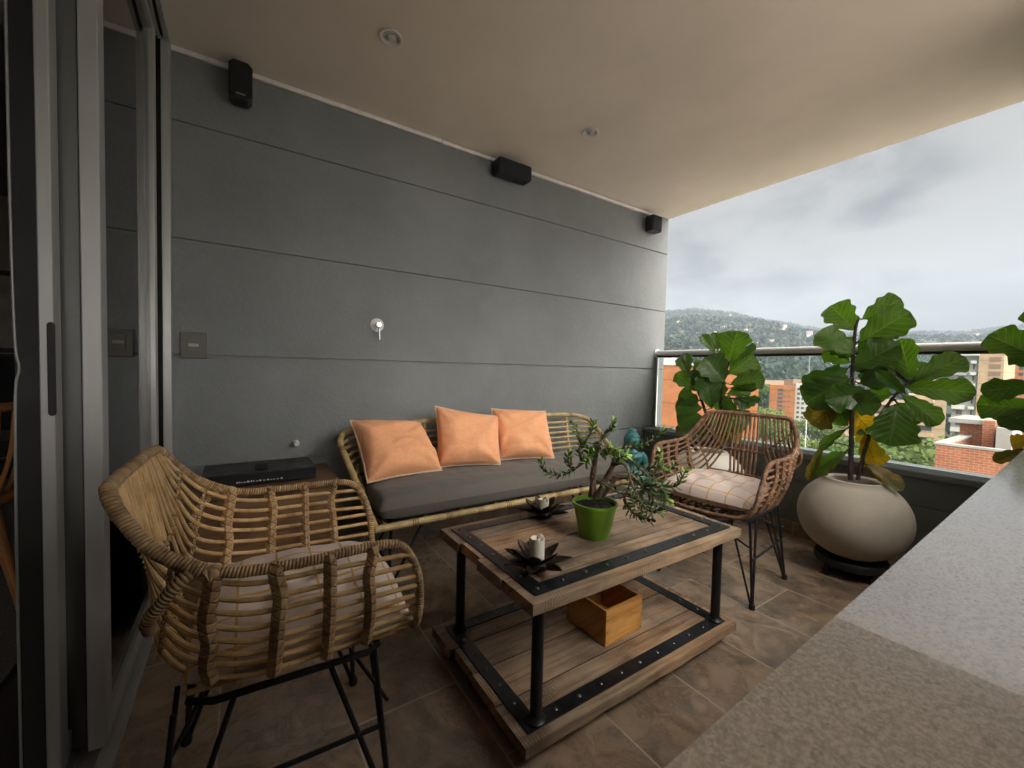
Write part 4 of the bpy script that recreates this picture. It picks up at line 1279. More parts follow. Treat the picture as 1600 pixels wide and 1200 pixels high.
# jade plant in green pot
def jade():
    c = at(928, 836, 2, TZ + .001)
    p0 = V((c.x, c.y, TZ + .001))
    t = thing('jade_plant', 'sprawling jade plant in a bright green pot on the coffee table', 'potted plant', p0)
    rt, rb, H = .076, .051, .120
    MB().lathe([(.001, 0), (rb, 0), (rb + .0015, .003), (rt - .001, H - .012), (rt + .0025, H - .010), (rt + .003, H), (rt - .002, H), (rt - .004, H - .008), (rb, .02), (.001, .02)], 40, p0).build('pot', M['green_pot'], t)
    s = MB()
    s.grid(lambda u, v: p0 + V((math.cos(u * 6.28318) * v * (rt - .005), math.sin(u * 6.28318) * v * (rt - .005), H - .014 + .006 * noise.noise(V((math.cos(u * 6.28) * v * 9, math.sin(u * 6.28) * v * 9, 1))))), 36, 10)
    s.build('soil', M['soil'], t)
    stem, lf, lt = MB(), MB(), MB()
    rnd = random.Random(11)

    def Q(px, py, dep=0.):
        return on(px, py, p0, dep)

    def leafy(path, sz, n, young=0.25, spread=1.0):
        L = [0]
        for i in range(1, len(path)):
            L.append(L[-1] + (path[i] - path[i - 1]).length)
        for k in range(n):
            s_ = L[-1] * (k + .5) / n
            i = max(1, next((j for j in range(len(L)) if L[j] >= s_), len(L) - 1))
            q = (s_ - L[i - 1]) / max(1e-6, L[i] - L[i - 1])
            p = path[i - 1].lerp(path[i], q)
            d = (path[i] - path[i - 1]).normalized()
            a = V((0, 0, 1)) if abs(d.z) < .9 else V((1, 0, 0))
            s1 = d.cross(a).normalized()
            s2 = d.cross(s1)
            ph = (k % 2) * math.pi / 2 + rnd.uniform(-.4, .4)
            for e in (0, math.pi):
                o = (s1 * math.cos(ph + e) + s2 * math.sin(ph + e) + d * rnd.uniform(.3, .8) + V((0, 0, .25))).normalized()
                ln = sz * rnd.uniform(.75, 1.3)
                wd = ln * .50
                nn = o.cross(d).normalized() if o.cross(d).length > 1e-3 else s1
                up = nn.cross(o)
                tgt = lt if (k > n * (1 - young) and rnd.random() < .75) else lf
                b0 = len(tgt.v)
                ring = []
                for (sv, wv) in ((0, .15), (.3, .8), (.65, 1.), (.9, .6), (1.0, .12)):
                    for j in range(6):
                        an = 2 * math.pi * j / 6
                        ring.append(p + o * (sv * ln) + nn * (math.cos(an) * wd * .5 * wv) + up * (math.sin(an) * wd * .16 * wv + .10 * ln * sv * sv))
                tgt.v += ring
                for r_ in range(4):
                    for j in range(6):
                        j2 = (j + 1) % 6
                        tgt.face([b0 + r_ * 6 + j, b0 + r_ * 6 + j2, b0 + r_ * 6 + 6 + j2, b0 + r_ * 6 + 6 + j], [(0, 0)] * 4)
                tgt.face([b0 + 24 + j for j in range(6)], [(0, 0)] * 6)
    # woody trunks (photo pixel, depth behind the pot axis)
    trunks = [([(925, 776, .005), (927, 745, 0), (930, 715, .0), (938, 690, .01)], .0125, .008),
              ([(934, 777, -.01), (945, 752, -.01), (957, 728, -.01), (962, 705, -.01)], .0115, .007),
              ([(940, 776, .01), (955, 757, .01), (966, 742, .02)], .010, .007)]
    for pl, ra, rb_ in trunks:
        stem.tube(smoothpath([Q(*p) for p in pl], 6), lambda q, a=ra, c_=rb_: a + (c_ - a) * q, 10, rf=lambda L, a: 1 + .12 * math.sin(a * 3 + L * 90))
    br = [  # branches: path, leaves, leaf size
        ([(930, 715, 0), (912, 722, -.02), (905, 705, -.03), (908, 690, -.03), (900, 670, -.03), (893, 660, -.03)], 12, .022, .4),
        ([(912, 722, -.02), (895, 735, -.03), (880, 742, -.04), (865, 742, -.05), (850, 733, -.06), (845, 720, -.06)], 15, .021, .1),
        ([(895, 735, -.03), (888, 722, -.05), (889, 706, -.05)], 8, .020, .2),
        ([(905, 705, -.03), (915, 690, -.02), (925, 672, -.02), (928, 657, -.02)], 12, .021, .35),
        ([(938, 690, .01), (946, 678, 0), (957, 668, 0), (960, 655, 0)], 11, .022, .3),
        ([(938, 690, .01), (930, 700, -.02), (918, 705, -.04)], 9, .022, .5),
        ([(930, 715, 0), (922, 712, -.05), (915, 725, -.07)], 10, .022, .5),
        ([(938, 700, .0), (948, 710, -.04), (955, 700, -.05), (965, 706, -.05)], 11, .023, .6),
        ([(962, 705, -.01), (975, 712, -.02), (985, 718, -.03), (1003, 735, -.04), (1020, 748, -.05), (1036, 752, -.05)], 13, .022, .1),
        ([(962, 705, -.01), (972, 700, 0), (990, 697, .03), (1010, 692, .05), (1028, 680, .06), (1042, 668, .06)], 15, .021, .2),
        ([(957, 728, -.01), (975, 725, -.04), (985, 750, -.06), (975, 780, -.09), (980, 792, -.10)], 7, .020, .0),
        ([(985, 740, -.05), (1005, 760, -.06), (1020, 775, -.06), (1015, 795, -.07), (1000, 803, -.08)], 13, .024, .1),
        ([(957, 745, 0), (985, 748, -.02), (1010, 755, -.03), (1030, 770, -.03), (1038, 785, -.04), (1030, 803, -.05)], 15, .024, .1),
        ([(966, 742, .02), (1000, 742, .03), (1025, 738, .04), (1030, 720, .05), (1032, 705, .05)], 14, .022, .5),
        ([(1003, 735, -.04), (1025, 728, -.03), (1042, 735, -.02), (1055, 726, -.01)], 11, .022, .5),
        ([(1020, 748, -.05), (1040, 760, -.05), (1058, 758, -.05), (1066, 745, -.05), (1072, 735, -.05)], 13, .022, .3),
        ([(985, 750, -.06), (996, 775, -.10), (1005, 790, -.12), (1020, 800, -.13), (1032, 795, -.13)], 15, .024, .0),
        ([(975, 780, -.09), (988, 800, -.11), (1002, 808, -.12), (1018, 812, -.12)], 12, .023, .0),
        ([(1010, 755, -.03), (1000, 775, -.04), (990, 788, -.05)], 10, .023, .3),
        ([(1005, 760, -.06), (1025, 758, -.09), (1040, 772, -.10), (1046, 788, -.10)], 12, .023, .2),
        ([(957, 728, -.01), (968, 715, -.05), (980, 712, -.07)], 8, .022, .5),
        ([(925, 745, -.02), (945, 757, -.06), (968, 770, -.08), (985, 772, -.09)], 6, .021, .1),
    ]
    for pl, n, sz, yg in br:
        path = smoothpath([Q(*p) for p in pl], 5)
        stem.tube(path, lambda q: .0046 - .0028 * q, 7)
        leafy(path[int(len(path) * .12):], sz, int(n * 1.25), yg + .05)
    stem.build('stem', M['jade_bark'], t)
    lf.build('leaves', M['jade'], t)
    lt.build('young_leaves', M['jade_tip'], t)


jade()


# ---------------------------------------------------------------- fiddle leaf figs
def fig_leaf(mb, base, tip, width, face, fold=.25, droop=.12, seed=0, twist=0.):
    base, tip = V(base), V(tip)
    d = tip - base
    L = d.length
    d.normalize()
    n = V(face)
    n = (n - d * n.dot(d))
    if n.length < 1e-4:
        n = d.orthogonal()
    n.normalize()
    n = Matrix.Rotation(twist, 3, d) @ n
    s = d.cross(n).normalized()

    def prof(v):
        pts = [(0, .03), (.05, .05), (.10, .22), (.2, .52), (.32, .66), (.45, .74), (.6, .92), (.74, 1.0), (.86, .90), (.94, .66), (.985, .36), (1, .04)]
        for (a, wa), (b_, wb) in zip(pts, pts[1:]):
            if v <= b_:
                q = (v - a) / (b_ - a)
                return wa + (wb - wa) * q
        return .03

    def f(u, v):
        x = u * 2 - 1
        w_ = prof(v) * width * .5
        ed = .055 * width * math.sin(v * 22 + seed + (2 if x > 0 else 0)) * abs(x) ** 2
        rip = .035 * L * noise.noise(V((x * 1.7 + seed * 3.1, v * 3.5, seed))) * (abs(x) + .2)
        bulge = .012 * L * math.cos((v - abs(x) * .3) * 7 * 2 * math.pi) * (1 - abs(x)) * abs(x) * 2
        z = fold * abs(x) * w_ - droop * L * (v - .15) ** 2 * 1.2 + rip + bulge
        return base + d * (v * L * (1 - .25 * droop * v)) + s * (x * (w_ + ed * prof(v)) * math.cos(fold * .6)) + n * z
    mb.grid(f, 12, 22)


def fig_tree(name, label, p0, stems, leaves, conv, seed, potfn=None, fill=0):
    t = thing(name, label, 'potted tree', (p0[0], p0[1], 0), 0, 'fiddle leaf figs in stone pots')
    rnd = random.Random(seed)
    if potfn:
        potfn(t)
    st = MB()
    for pl, ra, rb_ in stems:
        pts = [on(*conv(x, y), p0, dp) for x, y, dp in pl]
        st.tube(smoothpath(pts, 8), lambda q: ra + (rb_ - ra) * q, 10, rf=lambda L, a: 1 + .10 * math.sin(L * 160) + .06 * math.sin(a * 3 + L * 60))
    st.build('stem', M['bark'], t)
    grp = {k: MB() for k in ('g', 'd', 'y', 't')}
    for lv in leaves:
        (bx_, by_), (tx_, ty_), w_, kind = lv[:4]
        dep = lv[4] if len(lv) > 4 else rnd.uniform(-.06, .06)
        fold = lv[5] if len(lv) > 5 else rnd.uniform(.15, .35)
        up = lv[6] if len(lv) > 6 else rnd.uniform(.2, .8)
        b = on(*conv(bx_, by_), p0, dep * .35)
        e = on(*conv(tx_, ty_), p0, dep)
        # pixel width to metres at that distance
        c1 = on(*conv(bx_, by_), p0, dep)
        c2 = on(*conv(bx_ + 10, by_), p0, dep)
        wm = w_ * 1.48 * (c2 - c1).length / 10
        e = b + (e - b) * 1.08
        tocam = (CAM - b)
        tocam.normalize()
        face = tocam * (1 - up * .5) + V((0, 0, up))
        if kind == 'd':
            face = tocam
        mb = grp[kind]
        fig_leaf(mb, b, e, wm, face, fold, rnd.uniform(.02, .16), rnd.uniform(0, 20), rnd.uniform(-.35, .35))
        # petiole
        i = min(range(len(st.v)), key=lambda k: (st.v[k] - b).length_squared)
        q = st.v[i]
        if (q - b).length < .16:
            grp.setdefault('stalk', MB()).tube([q, q.lerp(b, .5) + V((0, 0, .006)), b + (e - b) * .04], .0032, 6)
    if 'stalk' in grp:
        grp['stalk'].build('petioles', M['bark'], t)
    for k, nm, mm in (('g', 'leaves', 'leaf'), ('d', 'shade_tinted_leaves', 'leaf_shade_tint'), ('y', 'yellow_leaves', 'leaf_yellow'), ('t', 'turning_leaves', 'leaf_turning')):
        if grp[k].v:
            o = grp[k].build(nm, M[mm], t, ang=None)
    return t


def pot_egg(c, R, H, z0, mm, tag_name='pot'):
    def fn(t):
        n = 26
        pr = []
        for k in range(n):
            a = -math.pi / 2 + .32 + (math.pi - .32 - .56) * k / (n - 1)
            r = R * (math.cos(a)) ** .95
            pr.append((r, z0 + H * .52 + H * .53 * math.sin(a)))
        zt = pr[-1][1]
        rt = pr[-1][0]
        pr = [(.001, pr[0][1])] + pr + [(rt - .004, zt + .012), (rt - .018, zt + .015), (rt - .030, zt + .006), (rt - .036, zt - .05), (.001, zt - .05)]
        MB().lathe(pr, 64, (c[0], c[1], 0)).build(tag_name, M[mm], t)
        s = MB()
        s.grid(lambda u, v: V((c[0] + math.cos(u * 6.28318) * v * (rt - .034), c[1] + math.sin(u * 6.28318) * v * (rt - .034), zt - .03 + .012 * noise.noise(V((u * 9, v * 5, 2))))), 40, 8)
        s.build('soil', M['soil'], t)
    return fn


def dolly(c, R, label):
    t = thing('plant_dolly', label, 'plant dolly', (c[0], c[1], 0), 0, 'dark wheeled plant stands')
    b = MB()
    b.lathe([(.001, .060), (R, .060), (R + .004, .066), (R + .004, .092), (R, .098), (R * .6, .099), (.001, .099)], 40)
    b.build('platform', M['gasket'], t, local=True)
    for k in range(4):
        a = math.pi / 4 + k * math.pi / 2 + .35
        x, y = math.cos(a) * R * .9, math.sin(a) * R * .9
        m = MB()
        m.tube([(x - .010, y, .020), (x + .010, y, .020)], .020, 14)
        m.box((x - .016, y - .008, .022), (x - .0115, y + .008, .0595)).box((x + .0115, y - .008, .022), (x + .016, y + .008, .0595)).box((x - .016, y - .010, .0555), (x + .016, y + .010, .0598))
        m.build('caster', M['black_metal'], t, local=True)


PC = (2.655, .785)
dolly(PC, .15, 'low black wheeled stand under the big stone pot near the ledge')
z7 = lambda x, y: (1220 + x / 2.5, 440 + y / 2.5)
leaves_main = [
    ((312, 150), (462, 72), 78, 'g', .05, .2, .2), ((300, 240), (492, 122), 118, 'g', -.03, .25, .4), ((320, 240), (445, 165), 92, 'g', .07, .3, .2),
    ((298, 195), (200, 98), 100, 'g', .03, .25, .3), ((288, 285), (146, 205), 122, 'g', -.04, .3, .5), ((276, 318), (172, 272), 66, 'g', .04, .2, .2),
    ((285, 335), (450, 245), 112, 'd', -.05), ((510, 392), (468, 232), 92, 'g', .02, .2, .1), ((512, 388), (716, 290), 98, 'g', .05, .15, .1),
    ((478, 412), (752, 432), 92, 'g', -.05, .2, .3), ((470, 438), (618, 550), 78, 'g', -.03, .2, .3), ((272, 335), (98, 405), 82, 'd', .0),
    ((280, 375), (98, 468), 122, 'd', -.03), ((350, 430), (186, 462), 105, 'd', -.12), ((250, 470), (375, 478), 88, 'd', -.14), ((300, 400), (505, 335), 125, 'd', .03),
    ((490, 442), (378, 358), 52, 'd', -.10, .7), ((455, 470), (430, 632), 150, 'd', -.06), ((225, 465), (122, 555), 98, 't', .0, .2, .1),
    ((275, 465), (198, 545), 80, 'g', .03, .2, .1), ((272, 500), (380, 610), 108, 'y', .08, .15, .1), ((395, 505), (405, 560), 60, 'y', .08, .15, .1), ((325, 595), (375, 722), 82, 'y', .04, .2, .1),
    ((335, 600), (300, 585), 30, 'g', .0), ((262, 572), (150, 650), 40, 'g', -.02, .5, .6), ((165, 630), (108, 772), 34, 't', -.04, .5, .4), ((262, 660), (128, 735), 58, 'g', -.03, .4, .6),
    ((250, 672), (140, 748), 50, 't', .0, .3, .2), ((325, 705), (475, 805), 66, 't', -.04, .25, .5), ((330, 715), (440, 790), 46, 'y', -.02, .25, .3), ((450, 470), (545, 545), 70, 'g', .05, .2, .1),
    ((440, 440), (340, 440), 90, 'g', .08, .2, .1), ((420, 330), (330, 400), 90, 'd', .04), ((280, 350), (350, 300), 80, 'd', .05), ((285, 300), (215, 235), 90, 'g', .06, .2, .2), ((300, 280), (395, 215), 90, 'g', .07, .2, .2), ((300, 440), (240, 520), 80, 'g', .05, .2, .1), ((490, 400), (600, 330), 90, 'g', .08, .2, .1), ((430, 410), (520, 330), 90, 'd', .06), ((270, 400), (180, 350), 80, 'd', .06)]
fig_tree('fiddle_leaf_fig', 'tallest fiddle leaf fig with yellow lower leaves in a big stone pot', (PC[0], PC[1], 0),
         [([(272, 775, 0), (275, 640, .0), (278, 500, 0), (280, 330, 0), (290, 200, .01), (300, 150, .01)], .0125, .006), ([(300, 775, .0), (340, 620, 0), (385, 530, 0), (430, 465, 0), (470, 420, 0), (500, 390, .01)], .0095, .005)],
         leaves_main, z7, 21, pot_egg(PC, .238, .40, .095, 'pot'))

P1 = (2.66, 1.60)
dolly(P1, .19, 'low black wheeled stand under the cream pot behind the brown chair')
zf1 = lambda x, y: (1030 + x / 5.4556, 480 + y / 5.4556)
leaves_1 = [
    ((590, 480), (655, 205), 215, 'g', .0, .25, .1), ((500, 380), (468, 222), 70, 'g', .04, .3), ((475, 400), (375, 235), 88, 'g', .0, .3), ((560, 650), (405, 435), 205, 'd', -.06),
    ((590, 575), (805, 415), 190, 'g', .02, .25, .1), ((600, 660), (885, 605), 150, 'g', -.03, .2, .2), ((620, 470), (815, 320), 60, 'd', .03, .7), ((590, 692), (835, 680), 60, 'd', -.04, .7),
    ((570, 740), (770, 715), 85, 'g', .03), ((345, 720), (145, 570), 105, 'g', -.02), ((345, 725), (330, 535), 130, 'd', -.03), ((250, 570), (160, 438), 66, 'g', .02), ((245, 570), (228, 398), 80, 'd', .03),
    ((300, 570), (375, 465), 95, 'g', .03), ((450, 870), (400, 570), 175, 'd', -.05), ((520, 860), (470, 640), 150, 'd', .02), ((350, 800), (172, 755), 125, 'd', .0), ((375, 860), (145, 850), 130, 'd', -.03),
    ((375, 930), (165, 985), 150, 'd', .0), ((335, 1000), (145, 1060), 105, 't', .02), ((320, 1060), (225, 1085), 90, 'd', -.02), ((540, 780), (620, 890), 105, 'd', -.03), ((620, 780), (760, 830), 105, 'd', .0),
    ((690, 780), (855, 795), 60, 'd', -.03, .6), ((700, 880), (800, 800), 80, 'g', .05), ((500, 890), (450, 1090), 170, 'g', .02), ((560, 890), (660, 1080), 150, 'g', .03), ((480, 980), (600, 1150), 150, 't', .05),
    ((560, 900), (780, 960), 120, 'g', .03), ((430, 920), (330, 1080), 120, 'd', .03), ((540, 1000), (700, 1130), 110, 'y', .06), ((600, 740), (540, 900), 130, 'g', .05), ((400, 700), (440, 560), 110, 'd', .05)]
fig_tree('fiddle_leaf_fig', 'fiddle leaf fig growing behind the reddish brown rattan chair', (P1[0], P1[1], 0),
         [([(470, 1180, 0), (420, 980, 0), (380, 850, 0), (340, 740, 0), (300, 660, 0), (240, 560, 0)], .012, .006), ([(490, 1180, .02), (520, 940, .02), (535, 780, .01), (545, 640, 0), (580, 520, 0), (600, 470, 0)], .012, .006)],
         leaves_1, zf1, 22, pot_egg(P1, .245, .40, .10, 'ceramic'))

P3 = (2.80, .225)
dolly(P3, .13, 'low black wheeled stand under the fig pot hidden by the ledge')
leaves_3 = [((1010, 300), (822, 205), 150, 'g', .0, .25, .1), ((1030, 330), (905, 275), 100, 'd', .03), ((1020, 400), (795, 428), 112, 'd', -.04), ((1000, 500), (778, 478), 140, 'g', .02, .25, .2), ((1010, 590), (855, 540), 62, 'd', -.06),
            ((1000, 610), (900, 640), 90, 'y', .05), ((985, 655), (832, 695), 56, 't', -.02, .3, .3), ((1010, 480), (880, 560), 90, 'd', .05), ((1040, 300), (1180, 200), 130, 'g', .0), ((1040, 420), (1240, 430), 120, 'g', .0), ((1040, 250), (1000, 100), 110, 'g', .02),
            ((1040, 520), (1200, 600), 120, 'd', .02), ((1030, 250), (1120, 110), 110, 'g', .03)]
fig_tree('fiddle_leaf_fig', 'fiddle leaf fig cut by the photo edge behind the granite ledge', (P3[0], P3[1], 0),
         [([(1040, 850, 0), (1030, 650, 0), (1025, 450, 0), (1030, 300, 0), (1040, 220, 0)], .012, .006)],
         leaves_3, z7, 23, pot_egg(P3, .155, .30, .10, 'pot'))


# ---------------------------------------------------------------- buddha statue
def statue():
    c = V((2.47, 2.08, 0))
    pl = thing('stone_plinth', 'pale stone block under the teal seated statue', 'plinth', c)
    MB().box((c.x - .15, c.y - .13, .001), (c.x + .15, c.y + .13, .195)).build('block', M['ceramic'], pl, smooth=False, bevel=.008)
    z = .196
    t = thing('seated_statue', 'teal glazed seated figure with topknot beside the sofa corner', 'statue', (c.x, c.y, z))
    rz = math.atan2(-c.y, -c.x) + math.pi / 2 + .35
    t.rotation_euler = (0, 0, rz)
    b = MB()
    # folded legs
    b.tube(smoothpath([(-.13, .0, .035), (-.10, -.075, .038), (0, -.10, .040), (.10, -.075, .038), (.13, .0, .035), (.09, .06, .035), (0, .07, .035), (-.09, .06, .035)], 6, True), .036, 14, True)
    b.sphere((0, 0, .05), .10, 18, 10, sc=(1.1, .9, .5))
    b.tube(smoothpath([(0, .01, .05), (0, .015, .12), (0, .01, .17), (0, .005, .205), (0, 0, .235), (0, 0, .26)], 5), lambda q: [.080, .068, .078, .082, .05, .032][min(5, int(q * 5.99))] * 1.0, 20)
    for s in (-1, 1):
        b.tube(smoothpath([(s * .068, .005, .208), (s * .098, .0, .175), (s * .102, -.01, .12), (s * .085, -.05, .085), (s * .03, -.085, .075)], 6), lambda q: .029 - .011 * q, 12)
    b.sphere((0, -.085, .078), .028, 12, 8, sc=(1.4, .8, .5))
    body = b.build('body', M['teal'], t, local=True)
    rm = body.modifiers.new('fuse', 'REMESH')
    rm.mode = 'VOXEL'
    rm.voxel_size = .006
    rm.use_smooth_shade = True
    sm = body.modifiers.new('soft', 'SMOOTH')
    sm.iterations = 6
    h = MB()
    h.sphere((0, -.004, .305), .058, 22, 16, sc=(.86, .92, 1.12))
    h.sphere((0, -.052, .300), .011, 10, 8, sc=(.8, .9, 1.5))
    for s in (-1, 1):
        h.sphere((s * .050, .002, .298), .014, 10, 8, sc=(.5, .8, 2.0))
        h.sphere((s * .020, -.049, .312), .010, 10, 6, sc=(1.2, .5, .5))
    h.sphere((0, -.050, .278), .011, 10, 6, sc=(1.5, .6, .5))
    h.build('head', M['teal'], t, local=True)
    hr = MB()
    r = random.Random(2)
    for i in range(130):
        zz = 1 - (i + .5) / 130 * 1.15
        a = i * 2.399963
        rr = math.sqrt(max(0, 1 - zz * zz))
        x, y = rr * math.cos(a), rr * math.sin(a)
        if y < -.35 and zz < .45:
            continue
        hr.sphere((x * .053, .002 + y * .056, .308 + zz * .066), .0085, 7, 5)
    for i in range(26):
        zz = 1 - (i + .5) / 26
        a = i * 2.399963
        rr = math.sqrt(max(0, 1 - zz * zz))
        hr.sphere((rr * math.cos(a) * .024, .002 + rr * math.sin(a) * .024, .372 + zz * .026), .0075, 7, 5)
    hr.sphere((0, .002, .375), .024, 12, 8)
    hr.build('curled_hair', M['teal'], t, local=True)


statue()

# ---------------------------------------------------------------- media player, stand, wall fittings
sd = thing('media_stand', 'low brown wooden cabinet against the grey wall behind the near chair', 'cabinet', (.08, 2.2, 0))
MB().box((-.20, 1.985, .475), (.385, 2.37, .4985)).build('top', M['stand'], sd, smooth=False, bevel=.002)
MB().box((-.19, 2.0, .06), (-.172, 2.365, .4745)).build('side_panel', M['stand'], sd, smooth=False)
MB().box((.357, 2.0, .06), (.375, 2.365, .4745)).build('side_panel', M['stand'], sd, smooth=False)
MB().box((-.1715, 2.005, .075), (.3565, 2.02, .4740)).build('door', M['stand'], sd, smooth=False, bevel=.002)
MB().box((-.19, 2.0, .002), (.375, 2.365, .0595)).build('plinth', M['gasket'], sd, smooth=False)
ps = thing('media_player', 'slim black disc player lying on the brown cabinet', 'media player', (.08, 2.17, .499))
MB().box((-.131, 2.065, .504), (.294, 2.29, .556)).build('case', M['black_plastic'], ps, smooth=False, bevel=.003)
MB().box((-.131, 2.060, .506), (.294, 2.0645, .553)).build('front_panel', M['black_plastic'], ps, smooth=False, bevel=.001)
MB().lathe([(.010, .4992), (.010, .504)], 12, (-.10, 2.1, 0)).lathe([(.010, .4992), (.010, .504)], 12, (.265, 2.1, 0)).lathe([(.010, .4992), (.010, .504)], 12, (-.10, 2.26, 0)).lathe([(.010, .4992), (.010, .504)], 12, (.265, 2.26, 0)).build('feet', M['gasket'], ps)


def lettering(txt, loc, size, parent, mm, rot=(rad(90), 0, 0)):
    cu_ = bpy.data.curves.new('lettering', 'FONT')
    cu_.body = txt
    cu_.size = size
    cu_.extrude = .0002
    tmp = bpy.data.objects.new('lettering_curve', cu_)
    me = bpy.data.meshes.new_from_object(tmp)
    bpy.data.objects.remove(tmp)
    me.materials.clear()
    me.materials.append(mm)
    o = bpy.data.objects.new('lettering', me)
    COL.objects.link(o)
    o.parent = parent
    o.location = V(loc) - parent.location
    o.rotation_euler = rot
    return o


lettering('SAMSUNG', (-.122, 2.0596, .523), .0085, ps, M['white_print'])
b = MB()
r = random.Random(4)
x = -.01
for k in range(15):
    wd = r.choice((.004, .006, .008, .003))
    b.box((x, 2.0590, .517), (x + wd, 2.0598, .517 + r.choice((.003, .006, .005))))
    x += wd + r.uniform(.003, .007)
b.build('front_marks', M['white_print'], ps, smooth=False)
rc = MB().box((.056, 2.10, .5565), (.106, 2.15, .585))
tag(rc.build('sensor_box', M['black_plastic'], smooth=False, bevel=.003), 'tiny black sensor box standing on the disc player', 'sensor')

sw = thing('light_switch', 'square bronze light switch on the grey wall by the door frame', 'switch', (-.172, WY, 1.097))
MB().box((-.222, WY - .010, 1.038), (-.126, WY - .001, 1.156)).build('plate', M['switch'], sw, smooth=False, bevel=.002)
MB().box((-.198, WY - .0125, 1.066), (-.150, WY - .0102, 1.128)).build('rocker', M['switch'], sw, smooth=False, bevel=.001)
MB().box((-.193, WY - .0145, 1.091), (-.155, WY - .0127, 1.105)).build('key', M['switch_key'], sw, smooth=False, bevel=.001)

tp = thing('wall_tap', 'round chrome shower mixer with thin lever on the grey wall', 'tap', (.642, WY, 1.24))
R90 = Matrix.Rotation(rad(90), 3, 'X')


def ydisc(prof, c, seg=28):
    b_ = MB()
    b_.lathe(prof, seg)
    b_.v = [V((p.x + c[0], c[1] - p.z, p.y + c[2])) for p in b_.v]
    b_.f = [f[::-1] for f in b_.f] if False else b_.f
    return b_


tc_ = at(589, 508, 1, WY)
ydisc([(.001, .001), (.038, .001), (.038, .004), (.035, .006), (.001, .006)], tc_).build('plate', M['trim'], tp)
ydisc([(.015, .006), (.015, .040), (.012, .046), (.001, .046)], tc_).build('barrel', M['chrome'], tp)
MB().tube([tc_ + V((.0, -.038, -.006)), tc_ + V((.0, -.045, -.03)), tc_ + V((0, -.052, -.085))], .0045, 8).build('lever', M['chrome'], tp)
kc = at(462, 692, 1, WY)
kb = thing('water_outlet', 'small round metal water outlet low on the grey wall', 'outlet', kc)
ydisc([(.001, .001), (.016, .001), (.016, .005), (.009, .008), (.009, .020), (.014, .026), (.015, .036), (.010, .042), (.001, .042)], kc, 20).build('stem', M['steel'], kb)


def speaker(x0, x1, z0, z1, dy, label, cut=.02, logo=False):
    t = thing('wall_speaker', label, 'speaker', ((x0 + x1) / 2, WY, (z0 + z1) / 2), 0, 'small wall speakers')
    y1 = WY - .022
    y0 = y1 - dy
    c = cut
    b = MB()
    b.prism([(x0 + c, z0), (x1 - c, z0), (x1, z0 + c), (x1, z1 - c), (x1 - c, z1), (x0 + c, z1), (x0, z1 - c), (x0, z0 + c)], y0 + .006, y1, axis=1)
    b.build('cabinet', M['black_plastic'], t, smooth=False, bevel=.002)
    g = MB()
    e = .004
    g.prism([(x0 + c + e, z0 + e), (x1 - c - e, z0 + e), (x1 - e, z0 + c + e), (x1 - e, z1 - c - e), (x1 - c - e, z1 - e), (x0 + c + e, z1 - e), (x0 + e, z1 - c - e), (x0 + e, z0 + c + e)], y0, y0 + .0055, axis=1)
    g.build('grille', M['speaker_grille'], t, smooth=False, bevel=.002)
    xm, zm = (x0 + x1) / 2, (z0 + z1) / 2
    MB().box((xm - .012, y1 + .0005, zm - .012), (xm + .012, WY - .0005, zm + .012)).build('bracket', M['black_metal'], t, smooth=False)
    if logo:
        MB().box((xm - .018, y0 - .001, z0 + .018), (xm + .018, y0 - .0002, z0 + .024)).build('badge', M['switch_key'], t, smooth=False)


speaker(-.040, .052, 2.215, 2.385, .075, 'tall black speaker with cut corners high on the wall by the door', .018, True)
speaker(1.37, 1.625, 2.270, 2.368, .085, 'wide flat black speaker under the middle of the ceiling strip', .008)
speaker(2.885, 3.005, 2.215, 2.345, .075, 'small dark brown speaker at the far end of the grey wall', .004)


def downlight(c, label, tilt):
    t = thing('ceiling_downlight', label, 'ceiling light', (c.x, c.y, CZ), 0, 'recessed ceiling lights')
    MB().lathe([(.030, -.0015), (.043, -.0015), (.048, -.004), (.043, -.007), (.033, -.005), (.030, -.0015)], 32, cap0=False, cap1=False).build('ring', M['trim'], t, local=True)
    b = MB()
    b.lathe([(.001, -.003), (.022, -.003), (.0295, -.007), (.0295, -.0015), (.001, -.0012)], 28)
    Rr = Matrix.Rotation(tilt, 3, V((1, .4, 0)).normalized())
    b.build('gimbal', M['steel'], t, local=True)
    MB().sphere((0, 0, -.003), .020, 16, 8, sc=(1, 1, .35)).build('bulb', M['lens'], t, local=True)


downlight(at(611, 57, 2, CZ), 'recessed ceiling light nearest the camera, above the near chair', .2)
downlight(at(923, 206, 2, CZ), 'recessed ceiling light farther out, above the coffee table', .2)

# ---------------------------------------------------------------- the city and hills beyond
GZ = -34.0
RIDGE = [(900, 490), (1040, 489), (1085, 484), (1140, 489), (1200, 500), (1260, 510), (1310, 517), (1370, 517), (1440, 516), (1500, 520), (1560, 514), (1640, 512), (1800, 505)]
_raz, _rel = [], []
for px_, py_ in RIDGE:
    d_ = dirpx(px_, py_)
    _raz.append(math.atan2(d_.y, d_.x))
    _rel.append(d_.z / math.hypot(d_.x, d_.y))
_o = np.argsort(_raz)
_raz, _rel = np.array(_raz)[_o], np.array(_rel)[_o]
RR = 1500.0


def terr(az, r):
    tan = float(np.interp(az, _raz, _rel))
    H = tan * RR
    t_ = max(0., (r - 150) / (RR - 150))
    h = GZ + (H - GZ) * (t_ ** .92 if t_ < 1 else 1 + (t_ - 1) * .25)
    amp = min(1., max(0., (r - 200) / 500))
    x, y = r * math.cos(az), r * math.sin(az)
    h += amp * (14 * noise.noise(V((x / 170, y / 170, .3))) + 26 * noise.noise(V((x / 420, y / 420, 3.3)))) * min(1, max(0, (RR * 1.15 - r) / 500))
    return h


